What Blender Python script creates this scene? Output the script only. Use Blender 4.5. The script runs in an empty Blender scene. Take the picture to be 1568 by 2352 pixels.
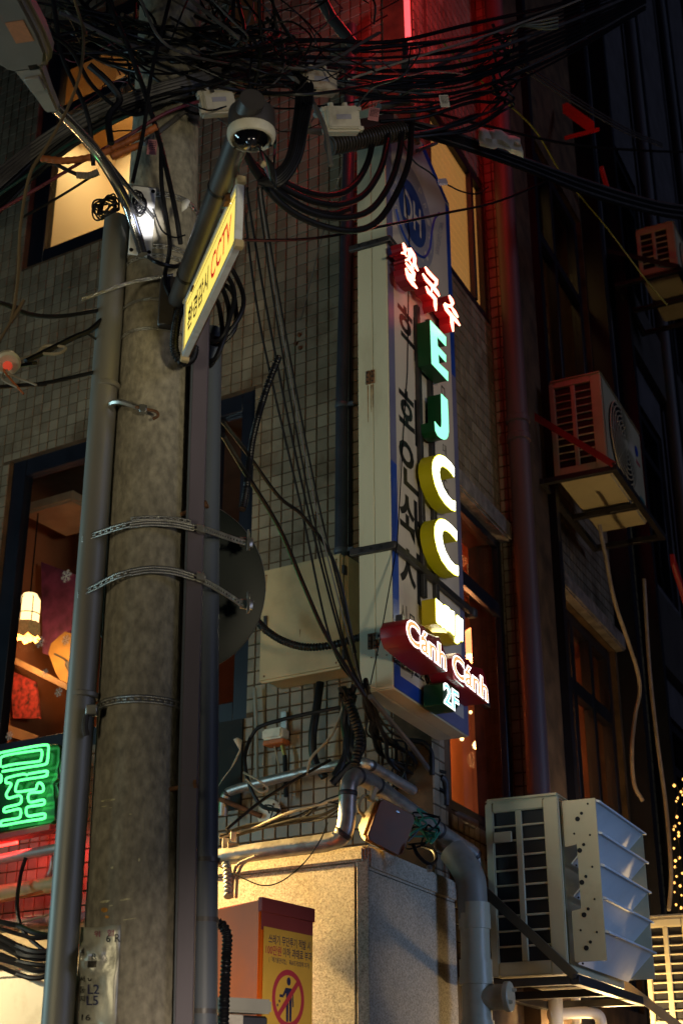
import bpy, bmesh, math, random
from mathutils import Vector as V, Matrix
random.seed(7)
SC = bpy.context.scene
COL = SC.collection
R = math.radians

# ------------------------------------------------------------------ camera, world, lights, exposure
FP, PW, PH, PITCH, CH = 3267.0, 1568.0, 2352.0, R(24.15), 1.6
sP, cP = math.sin(PITCH), math.cos(PITCH)
CAM = V((0, 0, CH))
cam_d = bpy.data.cameras.new('camera')
cam = bpy.data.objects.new('camera', cam_d); COL.objects.link(cam)
cam.location = CAM
cam.rotation_euler = (R(90) + PITCH, 0, 0)
cam_d.sensor_fit = 'VERTICAL'; cam_d.sensor_height = 36.0; cam_d.lens = 36.0 * FP / PH
cam_d.clip_start = 0.05; cam_d.clip_end = 500
cam_d.dof.use_dof = True; cam_d.dof.focus_distance = 7.0; cam_d.dof.aperture_fstop = 3.2
SC.camera = cam

w = bpy.data.worlds.new('World'); SC.world = w; w.use_nodes = True
nt = w.node_tree
sky = nt.nodes.new('ShaderNodeTexSky'); sky.sky_type = 'NISHITA'; sky.sun_disc = False
sky.sun_elevation = R(-5.0); sky.sun_rotation = R(100)
nt.links.new(sky.outputs[0], nt.nodes['Background'].inputs[0])
nt.nodes['Background'].inputs[1].default_value = 0.065

def aim(o, target):
    o.rotation_euler = (V(target) - o.location).to_track_quat('-Z', 'Y').to_euler()
def lamp(name, kind, loc, energy, color, target=None, **kw):
    l = bpy.data.lights.new(name, kind); l.energy = energy; l.color = color
    for k, v in kw.items(): setattr(l, k, v)
    o = bpy.data.objects.new(name, l); COL.objects.link(o); o.location = loc
    if target is not None: aim(o, target)
    return o
# added cool sun lamp from the right, lifting the dark side wall
lamp('side_fill_sun', 'SUN', (10, 2, 7.2), 0.22, (0.58, 0.66, 1.0), (0, 8, 5), angle=R(20))
# lit shopfronts on the other side of the lane: one warm behind the photographer, cooler ones to either side; plus two added fill spots
lamp('shopfront_warm', 'SPOT', (-4.6, -0.6, 2.4), 320, (1.0, 0.87, 0.57), (-0.7, 6.2, 3.6), spot_size=R(56), spot_blend=0.8, shadow_soft_size=0.8)
lamp('sign_fill_spot', 'SPOT', (3.5, -1.9, 2.1), 1250, (1.0, 0.89, 0.62), (-0.40, 7.6, 5.65), spot_size=R(25), spot_blend=0.85, shadow_soft_size=0.5)  # added spot, coned to brighten the signboard and the tiles beside it
lamp('box_fill_spot', 'SPOT', (0.9, -1.2, 1.7), 1250, (1.0, 0.84, 0.66), (-0.50, 6.45, 1.98), spot_size=R(8.6), spot_blend=0.3, shadow_soft_size=0.3)  # added narrow spot that brightens the orange control box
lamp('shopfront_blue', 'SPOT', (5.2, 4.9, 2.4), 240, (0.30, 0.54, 1.0), (1.35, 8.7, 2.75), spot_size=R(44), spot_blend=0.5, shadow_soft_size=0.5)
lamp('shopfront_cyan', 'AREA', (-6.2, 6.3, 3.4), 90, (0.55, 0.9, 1.0), (-1.2, 5.6, 4.5), shape='RECTANGLE', size=0.6, size_y=3.2)

SC.view_settings.view_transform = 'Standard'; SC.view_settings.look = 'None'
SC.view_settings.exposure = 0.0; SC.view_settings.gamma = 1.0
SC.view_settings.use_curve_mapping = False
SC.render.engine = 'CYCLES'
SC.cycles.use_denoising = True
SC.cycles.max_bounces = 6; SC.cycles.diffuse_bounces = 3; SC.cycles.glossy_bounces = 3
SC.cycles.sample_clamp_indirect = 4.0
SC.cycles.caustics_reflective = False; SC.cycles.caustics_refractive = False

# ------------------------------------------------------------------ coordinates
def ray(x, y):
    v = (PH / 2 - y) / FP
    return V(((x - PW / 2) / FP, cP - v * sP, sP + v * cP))
def at(x, y, Y):
    r = ray(x, y); return CAM + r * (Y / r.y)
def atz(x, y, z):
    r = ray(x, y); return CAM + r * ((z - CH) / r.z)
def proj(p):
    d = V(p) - CAM
    zc = d.y * cP + d.z * sP; yc = -d.y * sP + d.z * cP
    return PW / 2 + FP * d.x / zc, PH / 2 - FP * yc / zc, zc
class Frame:
    """a vertical plane: u runs along it to the right, n out of it"""
    def __init__(s, o, u, n): s.o, s.u, s.n = V((o[0], o[1], 0)), V((u[0], u[1], 0)), V((n[0], n[1], 0))
    def W(s, u, n, z): return s.o + s.u * u + s.n * n + V((0, 0, z))
    def hit(s, x, y, n=0.0):
        r = ray(x, y); t = ((s.o - CAM).dot(s.n) + n) / r.dot(s.n); p = CAM + r * t
        return (p - s.o).dot(s.u), p.z
    def P(s, x, y, n=0.0): u, z = s.hit(x, y, n); return s.W(u, n, z)
    def hitu(s, x, y, u):
        r = ray(x, y); t = ((s.o - CAM).dot(s.u) + u) / r.dot(s.u); p = CAM + r * t
        return (p - s.o).dot(s.n), p.z
aF, aR = R(58.8), R(25.7)
CORN = at(995, 1750, 8.2)
FF = Frame(CORN, (math.sin(aF), -math.cos(aF)), (-math.cos(aF), -math.sin(aF)))
RR = Frame(CORN, (math.sin(aR), math.cos(aR)), (math.cos(aR), -math.sin(aR)))
# views of the photograph used for reading positions
def crop(ox, oy, s):
    return lambda x, y: ((ox + x * s) / 1.7417, (oy + y * s) / 1.7417)
c1 = crop(1380, 580, 0.3954); c2 = crop(1380, 1450, 0.3954); c3 = crop(1380, 2150, 0.3954)

# ------------------------------------------------------------------ materials
MATS = {}
def mat(name, col, rough=0.6, metal=0.0, var=0.15, scale=8.0, bump=0.0, bscale=60.0, emit=0.0, ecol=None, spec=0.5,
        dirt=None, dirt_amt=0.35, dirt_scale=3.0, stretch=None, isl=0.0, coat=0.0, trans=0.0, rvar=0.1):
    if name in MATS: return MATS[name]
    m = bpy.data.materials.new(name); m.use_nodes = True; N = m.node_tree; b = N.nodes['Principled BSDF']
    L = N.links.new
    tc = N.nodes.new('ShaderNodeNewGeometry'); src = tc.outputs['Position']
    if stretch:
        mp = N.nodes.new('ShaderNodeMapping'); mp.inputs['Scale'].default_value = stretch
        L(src, mp.inputs[0]); srcs = mp.outputs[0]
    else: srcs = src
    n = N.nodes.new('ShaderNodeTexNoise'); n.inputs['Scale'].default_value = scale; n.inputs['Detail'].default_value = 5
    L(srcs, n.inputs['Vector'])
    cr = N.nodes.new('ShaderNodeMapRange'); cr.inputs[1].default_value = 0.3; cr.inputs[2].default_value = 0.7
    cr.inputs[3].default_value = 1 - var; cr.inputs[4].default_value = 1 + var
    L(n.outputs[0], cr.inputs[0])
    mul = N.nodes.new('ShaderNodeVectorMath'); mul.operation = 'SCALE'; mul.inputs[0].default_value = col[:3]
    L(cr.outputs[0], mul.inputs['Scale'])
    out = mul.outputs[0]
    if isl:
        g = N.nodes.new('ShaderNodeNewGeometry'); oi = N.nodes.new('ShaderNodeObjectInfo')
        ad = N.nodes.new('ShaderNodeMath'); ad.operation = 'ADD'; L(g.outputs['Random Per Island'], ad.inputs[0]); L(oi.outputs['Random'], ad.inputs[1])
        fr = N.nodes.new('ShaderNodeMath'); fr.operation = 'FRACT'; L(ad.outputs[0], fr.inputs[0])
        mr = N.nodes.new('ShaderNodeMapRange'); mr.inputs[3].default_value = 1 - isl; mr.inputs[4].default_value = 1 + isl
        L(fr.outputs[0], mr.inputs[0])
        m2 = N.nodes.new('ShaderNodeVectorMath'); m2.operation = 'SCALE'; L(out, m2.inputs[0]); L(mr.outputs[0], m2.inputs['Scale']); out = m2.outputs[0]
    if dirt:
        n2 = N.nodes.new('ShaderNodeTexNoise'); n2.inputs['Scale'].default_value = dirt_scale; n2.inputs['Detail'].default_value = 8
        n2.inputs['Roughness'].default_value = 0.65
        L(srcs, n2.inputs['Vector'])
        r2 = N.nodes.new('ShaderNodeMapRange'); r2.inputs[1].default_value = 0.5; r2.inputs[2].default_value = 0.72
        r2.inputs[3].default_value = 0.0; r2.inputs[4].default_value = dirt_amt
        L(n2.outputs[0], r2.inputs[0])
        mx = N.nodes.new('ShaderNodeMix'); mx.data_type = 'RGBA'
        L(r2.outputs[0], mx.inputs[0]); L(out, mx.inputs[6]); mx.inputs[7].default_value = (*dirt, 1); out = mx.outputs[2]
    L(out, b.inputs['Base Color'])
    rr = N.nodes.new('ShaderNodeMapRange'); rr.inputs[3].default_value = max(0.02, rough - rvar); rr.inputs[4].default_value = min(1, rough + rvar)
    L(n.outputs[0], rr.inputs[0]); L(rr.outputs[0], b.inputs['Roughness'])
    b.inputs['Metallic'].default_value = metal
    b.inputs['Specular IOR Level'].default_value = spec
    if coat: b.inputs['Coat Weight'].default_value = coat
    if trans: b.inputs['Transmission Weight'].default_value = trans
    if bump:
        n3 = N.nodes.new('ShaderNodeTexNoise'); n3.inputs['Scale'].default_value = bscale; n3.inputs['Detail'].default_value = 4
        L(srcs, n3.inputs['Vector'])
        bp = N.nodes.new('ShaderNodeBump'); bp.inputs['Strength'].default_value = bump; bp.inputs['Distance'].default_value = 0.01
        L(n3.outputs[0], bp.inputs['Height']); L(bp.outputs[0], b.inputs['Normal'])
    if emit:
        b.inputs['Emission Color'].default_value = (*(ecol or col)[:3], 1); b.inputs['Emission Strength'].default_value = emit
    MATS[name] = m
    return m
def glass(name, tint=(0.9, 0.95, 1.0), rough=0.03):
    if name in MATS: return MATS[name]
    m = bpy.data.materials.new(name); m.use_nodes = True; N = m.node_tree; L = N.links.new
    N.nodes.remove(N.nodes['Principled BSDF'])
    t = N.nodes.new('ShaderNodeBsdfTransparent'); t.inputs[0].default_value = (*tint, 1)
    g = N.nodes.new('ShaderNodeBsdfGlossy'); g.inputs['Roughness'].default_value = rough
    lw = N.nodes.new('ShaderNodeLayerWeight'); pw = N.nodes.new('ShaderNodeMath'); pw.operation = 'POWER'; pw.inputs[1].default_value = 4.0
    f = N.nodes.new('ShaderNodeMapRange'); f.inputs[3].default_value = 0.045; f.inputs[4].default_value = 0.7
    L(lw.outputs['Facing'], pw.inputs[0]); L(pw.outputs[0], f.inputs[0])
    mx = N.nodes.new('ShaderNodeMixShader'); L(f.outputs[0], mx.inputs[0]); L(t.outputs[0], mx.inputs[1]); L(g.outputs[0], mx.inputs[2])
    L(mx.outputs[0], N.nodes['Material Output'].inputs[0])
    MATS[name] = m; return m
def speckle(name, base, dark, light, rough=0.75):
    """coarse granite: pale ground with dark and light grains"""
    m = bpy.data.materials.new(name); m.use_nodes = True; N = m.node_tree; L = N.links.new; b = N.nodes['Principled BSDF']
    tc = N.nodes.new('ShaderNodeTexCoord')
    vo = N.nodes.new('ShaderNodeTexVoronoi'); vo.inputs['Scale'].default_value = 95; L(tc.outputs['Object'], vo.inputs['Vector'])
    n1 = N.nodes.new('ShaderNodeTexNoise'); n1.inputs['Scale'].default_value = 115; n1.inputs['Detail'].default_value = 6; n1.inputs['Roughness'].default_value = 0.7
    L(tc.outputs['Object'], n1.inputs['Vector'])
    cr = N.nodes.new('ShaderNodeValToRGB'); e = cr.color_ramp.elements
    e[0].position = 0.36; e[0].color = (*dark, 1); e[1].position = 0.49; e[1].color = (*base, 1)
    e2 = cr.color_ramp.elements.new(0.66); e2.color = (*light, 1)
    L(n1.outputs[0], cr.inputs[0])
    hv = N.nodes.new('ShaderNodeMapRange'); hv.inputs[3].default_value = 0.78; hv.inputs[4].default_value = 1.15
    sep = N.nodes.new('ShaderNodeSeparateColor'); L(vo.outputs['Color'], sep.inputs[0]); L(sep.outputs[0], hv.inputs[0])
    sc = N.nodes.new('ShaderNodeVectorMath'); sc.operation = 'SCALE'; L(cr.outputs[0], sc.inputs[0]); L(hv.outputs[0], sc.inputs['Scale'])
    big = N.nodes.new('ShaderNodeTexNoise'); big.inputs['Scale'].default_value = 4; big.inputs['Detail'].default_value = 3; L(tc.outputs['Object'], big.inputs['Vector'])
    bm_ = N.nodes.new('ShaderNodeMapRange'); bm_.inputs[3].default_value = 0.8; bm_.inputs[4].default_value = 1.15; L(big.outputs[0], bm_.inputs[0])
    sc2 = N.nodes.new('ShaderNodeVectorMath'); sc2.operation = 'SCALE'; L(sc.outputs[0], sc2.inputs[0]); L(bm_.outputs[0], sc2.inputs['Scale'])
    L(sc2.outputs[0], b.inputs['Base Color']); b.inputs['Roughness'].default_value = rough
    bp = N.nodes.new('ShaderNodeBump'); bp.inputs['Strength'].default_value = 0.35; bp.inputs['Distance'].default_value = 0.006
    L(n1.outputs[0], bp.inputs['Height']); L(bp.outputs[0], b.inputs['Normal'])
    MATS[name] = m; return m

M_tile = mat('glazed_tile', (0.265, 0.218, 0.152), 0.42, var=0.2, scale=3.0, isl=0.2, dirt=(0.085, 0.045, 0.02), dirt_amt=0.8, dirt_scale=2.6, bump=0.08, bscale=40)
M_grout = mat('stained_grout', (0.10, 0.058, 0.030), 0.95, var=0.5, scale=6, bump=0.3, bscale=90)
M_dtile = mat('dark_tile', (0.075, 0.068, 0.065), 0.5, var=0.2, scale=3, isl=0.25, dirt=(0.02, 0.015, 0.01), dirt_amt=0.6)
M_gtile = mat('mustard_tile', (0.12, 0.10, 0.045), 0.5, var=0.25, scale=3, isl=0.35)
M_frame = mat('navy_window_frame', (0.007, 0.009, 0.018), 0.45, var=0.2, scale=5)
M_black = mat('black_void', (0.006, 0.006, 0.008), 0.8, var=0.2)
M_conc = mat('pole_concrete', (0.285, 0.255, 0.19), 0.85, var=0.34, scale=38, bump=0.4, bscale=90, dirt=(0.10, 0.088, 0.07), dirt_amt=0.6, dirt_scale=4.5, stretch=(1, 1, 0.6))
M_galv = mat('galvanised_steel', (0.27, 0.265, 0.235), 0.5, 0.45, var=0.2, scale=10, bump=0.05, bscale=40, dirt=(0.16, 0.09, 0.04), dirt_amt=0.5, dirt_scale=2.5, stretch=(1, 1, 0.25))
M_strap = mat('zinc_strap', (0.45, 0.44, 0.40), 0.36, 0.85, var=0.2, scale=14, dirt=(0.1, 0.08, 0.06), dirt_amt=0.5, dirt_scale=12)
M_purple = mat('purple_grey_channel', (0.105, 0.088, 0.115), 0.55, var=0.15, scale=5, dirt=(0.06, 0.05, 0.06), dirt_amt=0.5, stretch=(1, 1, 0.2))
M_bluep = mat('blue_grey_pipe', (0.072, 0.085, 0.105), 0.5, var=0.2, scale=5, dirt=(0.04, 0.04, 0.045), dirt_amt=0.5, stretch=(1, 1, 0.2))
M_rubber = mat('black_cable', (0.006, 0.006, 0.008), 0.42, var=0.2, scale=9, spec=.3)
M_greyc = mat('grey_cable', (0.085, 0.078, 0.075), 0.5, var=0.25, scale=12)
M_palec = mat('pale_cable', (0.34, 0.29, 0.22), 0.5, var=0.2, scale=12)
M_redc = mat('magenta_cable', (0.14, 0.018, 0.035), 0.5, var=0.2)
M_greenc = mat('teal_cable', (0.012, 0.06, 0.05), 0.5, var=0.2)
M_orangec = mat('orange_sleeve', (0.45, 0.13, 0.035), 0.55, var=0.2, scale=20)
M_ivory = mat('ivory_enamel', (0.52, 0.40, 0.22), 0.5, var=0.08, scale=4, dirt=(0.22, 0.16, 0.08), dirt_amt=0.4, dirt_scale=3, bump=0.04, bscale=30)
M_signside = mat('painted_sign_side', (0.60, 0.57, 0.42), 0.5, var=0.07, scale=3, dirt=(0.28, 0.22, 0.12), dirt_amt=0.55, dirt_scale=2.4, stretch=(1, 1, 0.25), bump=0.04)
M_signface = mat('flex_sign_face', (0.62, 0.55, 0.485), 0.5, var=0.08, scale=3, dirt=(0.28, 0.24, 0.22), dirt_amt=0.5, dirt_scale=2.0, stretch=(1, 1, 0.3))
M_blue = mat('sign_blue', (0.01, 0.055, 0.36), 0.5, var=0.15, scale=4)
M_lilac = mat('faded_blue', (0.15, 0.15, 0.27), 0.5, var=0.12, scale=4)
M_ink = mat('black_print', (0.012, 0.012, 0.014), 0.5, var=0.1)
M_dsteel = mat('dark_steel', (0.04, 0.038, 0.042), 0.5, 0.3, var=0.3, scale=14, dirt=(0.07, 0.03, 0.012), dirt_amt=0.35, dirt_scale=9)
M_rust = mat('rusty_steel', (0.13, 0.055, 0.022), 0.85, var=0.5, scale=30, bump=0.3)
M_acw = mat('aircon_enamel', (0.60, 0.53, 0.34), 0.45, var=0.05, scale=4, dirt=(0.30, 0.24, 0.14), dirt_amt=0.35, dirt_scale=3)
M_acwhite = mat('white_deflector', (0.80, 0.82, 0.84), 0.4, var=0.04, scale=4, dirt=(0.5, 0.5, 0.5), dirt_amt=0.3)
M_fin = mat('condenser_fins', (0.006, 0.006, 0.009), 0.6, var=0.3, scale=30)
M_pvc = mat('ivory_pvc', (0.52, 0.47, 0.33), 0.4, var=0.07, scale=5, dirt=(0.26, 0.20, 0.12), dirt_amt=0.5, dirt_scale=6)
M_foil = mat('aluminium_jacket', (0.40, 0.38, 0.36), 0.40, 0.7, var=0.2, scale=18, bump=0.15, bscale=30, dirt=(0.10, 0.07, 0.05), dirt_amt=0.6, dirt_scale=10)
M_granF = speckle('pale_granite', (0.50, 0.43, 0.33), (0.24, 0.18, 0.12), (0.62, 0.54, 0.42))  # one pale granite colour for every face
M_granR = MATS['pale_granite']
M_chrome = mat('polished_chrome', (0.80, 0.80, 0.80), 0.15, 0.93, var=0.05, scale=5, rvar=0.03)
M_plate = mat('white_plate', (0.86, 0.86, 0.84), 0.4, var=0.04)
M_lampgrey = mat('lamp_grey', (0.33, 0.30, 0.28), 0.45, var=0.08, scale=6, dirt=(0.2, 0.17, 0.14), dirt_amt=0.4)
M_orange = mat('orange_steel', (0.80, 0.165, 0.008), 0.5, var=0.07, scale=5)
M_maroon = mat('maroon_print', (0.30, 0.055, 0.05), 0.5, var=0.06)
M_yel = mat('yellow_print', (0.80, 0.47, 0.07), 0.5, var=0.06)
M_navy = mat('navy_print', (0.03, 0.03, 0.09), 0.5, var=0.06)
M_crimson = mat('crimson_print', (0.50, 0.045, 0.07), 0.5, var=0.06)
M_whitep = mat('white_print', (0.75, 0.77, 0.80), 0.5, var=0.05)
M_darkpl = mat('dark_plastic', (0.055, 0.048, 0.046), 0.4, var=0.15)
M_camwhite = mat('camera_white', (0.70, 0.66, 0.54), 0.4, var=0.07, dirt=(0.3, 0.25, 0.18), dirt_amt=0.4, dirt_scale=14)
M_dome = mat('smoked_dome', (0.004, 0.004, 0.006), 0.05, var=0.1, coat=1.0, rvar=0.02)
M_brownp = mat('brown_glass_plate', (0.20, 0.085, 0.035), 0.5, var=0.12, scale=10)
M_clothg = mat('teal_twine', (0.02, 0.20, 0.13), 0.7, var=0.3, scale=20)
M_paper = mat('paper_tag', (0.66, 0.60, 0.52), 0.7, var=0.1, scale=20)
M_pink = mat('pink_tag', (0.55, 0.22, 0.22), 0.7, var=0.1, scale=20)
M_alu = mat('sheet_aluminium', (0.56, 0.54, 0.43), 0.34, 0.25, var=0.25, scale=12, bump=0.2, bscale=25, dirt=(0.10, 0.09, 0.06), dirt_amt=0.55, dirt_scale=14)
M_box = mat('junction_box_grey', (0.52, 0.48, 0.40), 0.5, var=0.1, scale=12, dirt=(0.2, 0.14, 0.09), dirt_amt=0.5, dirt_scale=9)
M_asph = mat('asphalt', (0.05, 0.05, 0.05), 0.9, var=0.3, scale=20, bump=0.3)
M_stone = mat('rough_sill_stone', (0.20, 0.175, 0.165), 0.9, var=0.4, scale=12, bump=0.8, bscale=22)
M_glass = glass('window_glass')

# ------------------------------------------------------------------ mesh building
class MB:
    def __init__(s): s.v, s.f = [], []
    def add(s, vs, fs):
        o = len(s.v); s.v += [V(p) for p in vs]; s.f += [tuple(i + o for i in f) for f in fs]; return s
    def hexa(s, p):  # 8 points: bottom ring 0-3, top ring 4-7
        return s.add(p, [(0, 3, 2, 1), (4, 5, 6, 7), (0, 1, 5, 4), (1, 2, 6, 5), (2, 3, 7, 6), (3, 0, 4, 7)])
    def fbox(s, fr, u0, u1, n0, n1, z0, z1):
        W = fr.W
        return s.hexa([W(u0, n0, z0), W(u1, n0, z0), W(u1, n1, z0), W(u0, n1, z0), W(u0, n0, z1), W(u1, n0, z1), W(u1, n1, z1), W(u0, n1, z1)])
    def obox(s, c, x, y, z, hx, hy, hz):
        c, x, y, z = V(c), V(x).normalized() * hx, V(y).normalized() * hy, V(z).normalized() * hz
        return s.hexa([c - x - y - z, c + x - y - z, c + x + y - z, c - x + y - z, c - x - y + z, c + x - y + z, c + x + y + z, c - x + y + z])
    def prism(s, pts, d):  # planar polygon extruded by vector d
        n = len(pts); d = V(d); a = [V(p) for p in pts]
        s.add(a + [p + d for p in a], [tuple(range(n)), tuple(range(2 * n - 1, n - 1, -1))] + [(i, i + n, (i + 1) % n + n, (i + 1) % n) for i in range(n)]); return s
    def tube(s, path, r, k=8, caps=True):
        path = [V(p) for p in path]; n = len(path)
        rad = r if isinstance(r, (list, tuple)) else [r] * n
        vs, fs = [], []
        t0 = (path[1] - path[0]).normalized()
        up = V((0, 0, 1)) if abs(t0.z) < 0.9 else V((0, 1, 0))
        a = t0.cross(up).normalized()
        for i, p in enumerate(path):
            t = (path[min(i + 1, n - 1)] - path[max(i - 1, 0)])
            if t.length < 1e-9: t = t0
            t = t.normalized(); a = (a - t * a.dot(t)).normalized(); b = t.cross(a)
            for j in range(k):
                an = 2 * math.pi * j / k; vs.append(p + (a * math.cos(an) + b * math.sin(an)) * rad[i])
        for i in range(n - 1):
            for j in range(k):
                fs.append((i * k + j, i * k + (j + 1) % k, (i + 1) * k + (j + 1) % k, (i + 1) * k + j))
        if caps: fs += [tuple(range(k - 1, -1, -1)), tuple(range((n - 1) * k, n * k))]
        return s.add(vs, fs)
    def lathe(s, c, axis, prof, k=24):  # prof: (radius, height) along the axis
        axis = V(axis).normalized(); up = V((0, 0, 1)) if abs(axis.z) < 0.9 else V((0, 1, 0))
        a = axis.cross(up).normalized(); b = axis.cross(a); vs, fs = [], []; c = V(c)
        for r_, h in prof:
            for j in range(k):
                an = 2 * math.pi * j / k; vs.append(c + axis * h + (a * math.cos(an) + b * math.sin(an)) * max(r_, 1e-4))
        for i in range(len(prof) - 1):
            for j in range(k): fs.append((i * k + j, i * k + (j + 1) % k, (i + 1) * k + (j + 1) % k, (i + 1) * k + j))
        fs += [tuple(range(k - 1, -1, -1)), tuple(range((len(prof) - 1) * k, len(prof) * k))]
        return s.add(vs, fs)
    def build(s, name, m, parent=None, bev=0.0, seg=1, smooth=True, solid=0.0):
        me = bpy.data.meshes.new(name)
        me.from_pydata(s.v, [], s.f); me.validate()
        bm = bmesh.new(); bm.from_mesh(me)
        bmesh.ops.recalc_face_normals(bm, faces=bm.faces)
        if bev:
            ed = [e for e in bm.edges if len(e.link_faces) == 2 and e.calc_face_angle(0) > 0.5]
            bmesh.ops.bevel(bm, geom=ed, offset=bev, segments=seg, affect='EDGES', clamp_overlap=True)
        bm.to_mesh(me); bm.free()
        if smooth:
            me.shade_smooth(); me.set_sharp_from_angle(angle=R(38))
        return place(name, me, m, parent, solid)
def place(name, me, m, parent=None, solid=0.0):
    o = bpy.data.objects.new(name, me); COL.objects.link(o)
    if m is not None: me.materials.append(m)
    if parent is not None: put(o, parent)
    if solid:
        md = o.modifiers.new('s', 'SOLIDIFY'); md.thickness = solid; md.offset = 0
    return o
def wloc(o):
    p = V((0, 0, 0))
    while o is not None: p = p + o.location; o = o.parent
    return p
def put(o, parent):
    o.location = V(o.location) - wloc(parent); o.parent = parent
def tag(o, label=None, cat=None, group=None, kind=None):
    if label: o['label'] = label
    if cat: o['category'] = cat
    if group: o['group'] = group
    if kind: o['kind'] = kind
    return o
def thing(name, label, cat, loc, group=None):
    o = bpy.data.objects.new(name, None); COL.objects.link(o); o.location = loc; o.empty_display_size = 0.1
    return tag(o, label, cat, group)
def spline(pts, n=10):
    pts = [V(p) for p in pts]
    if len(pts) == 2: return [pts[0].lerp(pts[1], i / n) for i in range(n + 1)]
    out = []
    ext = [pts[0] * 2 - pts[1]] + pts + [pts[-1] * 2 - pts[-2]]
    for i in range(1, len(ext) - 2):
        p0, p1, p2, p3 = ext[i - 1:i + 3]
        for k in range(n):
            t = k / n
            out.append(0.5 * ((2 * p1) + (p2 - p0) * t + (2 * p0 - 5 * p1 + 4 * p2 - p3) * t * t + (3 * p1 - p0 - 3 * p2 + p3) * t ** 3))
    out.append(pts[-1]); return out
def pts3(l): return [at(*p) for p in l]

_txt = {}
def text_mesh(s, off=0.0, res=3):
    key = (s, off, res)
    if key in _txt: return _txt[key]
    c = bpy.data.curves.new('t', 'FONT'); c.body = s; c.size = 1.0; c.offset = off; c.resolution_u = res
    o = bpy.data.objects.new('t', c); COL.objects.link(o)
    dg = bpy.context.evaluated_depsgraph_get(); dg.update()
    me = bpy.data.meshes.new_from_object(o.evaluated_get(dg))
    vs = [v.co.copy() for v in me.vertices]; fs = [tuple(p.vertices) for p in me.polygons]
    bpy.data.objects.remove(o); bpy.data.curves.remove(c); bpy.data.meshes.remove(me)
    xs = [v.x for v in vs]; ys = [v.y for v in vs]
    _txt[key] = (vs, fs, (min(xs), max(xs), min(ys), max(ys))); return _txt[key]
def text_fit(mb, s, o, X, Y, off=0.0, box=None):
    """lay the text so that its own bounds (or the bounds given) fill the parallelogram o, o+X, o+Y"""
    vs, fs, b = text_mesh(s, off)
    if box: b = text_mesh(box[0], box[1])[2]
    o, X, Y = V(o), V(X), V(Y)
    mb.add([o + X * ((v.x - b[0]) / (b[1] - b[0])) + Y * ((v.y - b[2]) / (b[3] - b[2])) for v in vs], fs); return mb
def ribbon2d(pl, w):
    """outline of a polyline of width w in the picture plane, rounded taper at the ends"""
    L, Rr = [], []
    n = len(pl)
    for i, (x, y) in enumerate(pl):
        x0, y0 = pl[max(i - 1, 0)]; x1, y1 = pl[min(i + 1, n - 1)]
        d = math.hypot(x1 - x0, y1 - y0) or 1; nx, ny = -(y1 - y0) / d, (x1 - x0) / d
        ww = w * 0.5 * (0.45 if i in (0, n - 1) else 1.0)
        L.append((x + nx * ww, y + ny * ww)); Rr.append((x - nx * ww, y - ny * ww))
    return L, Rr

# ------------------------------------------------------------------ ground
g = MB(); g.add([(-60, -60, 0), (60, -60, 0), (60, 60, 0), (-60, 60, 0)], [(0, 1, 2, 3)])
tag(g.build('road', M_asph), kind='structure')

# ------------------------------------------------------------------ the corner building
PT = 0.092
bld = thing('corner_building', 'dark tiled corner building with lit windows behind the utility pole', 'building', CORN * 1.0)
bld.location.z = 0
FH = [(-3.80, -2.30, 8.42, 11.0), (-3.70, -1.351, 4.14, 6.58)]           # window openings in the front, u0 u1 z0 z1
RH = [(0.22, 1.40, 7.44, 8.74), (0.22, 1.40, 3.45, 5.60), (2.45, 4.5, 7.3, 10.4), (2.45, 4.45, 2.6, 5.70)]
def wall_mesh(fr, u0, u1, z0, z1, holes, n0, n1):
    us = sorted(set([u0, u1] + [h[i] for h in holes for i in (0, 1) if u0 < h[i] < u1])); zs = sorted(set([z0, z1] + [h[i] for h in holes for i in (2, 3) if z0 < h[i] < z1]))
    mb = MB()
    for a, b in zip(us, us[1:]):
        for c, d in zip(zs, zs[1:]):
            if any(h[0] - 1e-4 <= a and b <= h[1] + 1e-4 and h[2] - 1e-4 <= c and d <= h[3] + 1e-4 for h in holes): continue
            mb.fbox(fr, a, b, n0, n1, c, d)
    return mb
wall_mesh(FF, -9.0, -0.02, 0.0, 14.0, FH, -0.25, -0.010).build('wall', M_grout, bld, smooth=False)
wall_mesh(RR, 0.0, 4.62, 0.0, 14.0, RH, -0.25, -0.010).build('wall', M_grout, bld, smooth=False)
# tiles: collect every full or cut tile, then the 300 that show largest become parts of their own
TI = []
def tile_field(fr, u0, u1, z0, z1, holes, key):
    nu, nz = int((u1 - u0) / PT) + 1, int((z1 - z0) / PT) + 1
    for i in range(nu):
        for j in range(nz):
            a, b, c, d = u0 + i * PT, min(u1, u0 + (i + 1) * PT), z0 + j * PT, min(z1, z0 + (j + 1) * PT)
            skip = False
            for h in holes:
                if a < h[1] and b > h[0] and c < h[3] and d > h[2]:
                    cu, cz = (a + b) / 2, (c + d) / 2
                    if h[0] <= cu <= h[1] and h[2] <= cz <= h[3]: skip = True; break
                    if h[2] <= cz <= h[3]:
                        if cu < h[0]: b = h[0]
                        else: a = h[1]
                    else:
                        if cz < h[2]: d = h[2]
                        else: c = h[3]
            if skip or b - a < 0.02 or d - c < 0.02: continue
            TI.append((fr, a, b, c, d, key))
tile_field(FF, -4.6 - 22 * PT, -0.0, 2.6, 12.6, FH, 'F')
tile_field(RR, 0.0, 1.44, 2.6, 12.6, RH, 'R')
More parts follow.
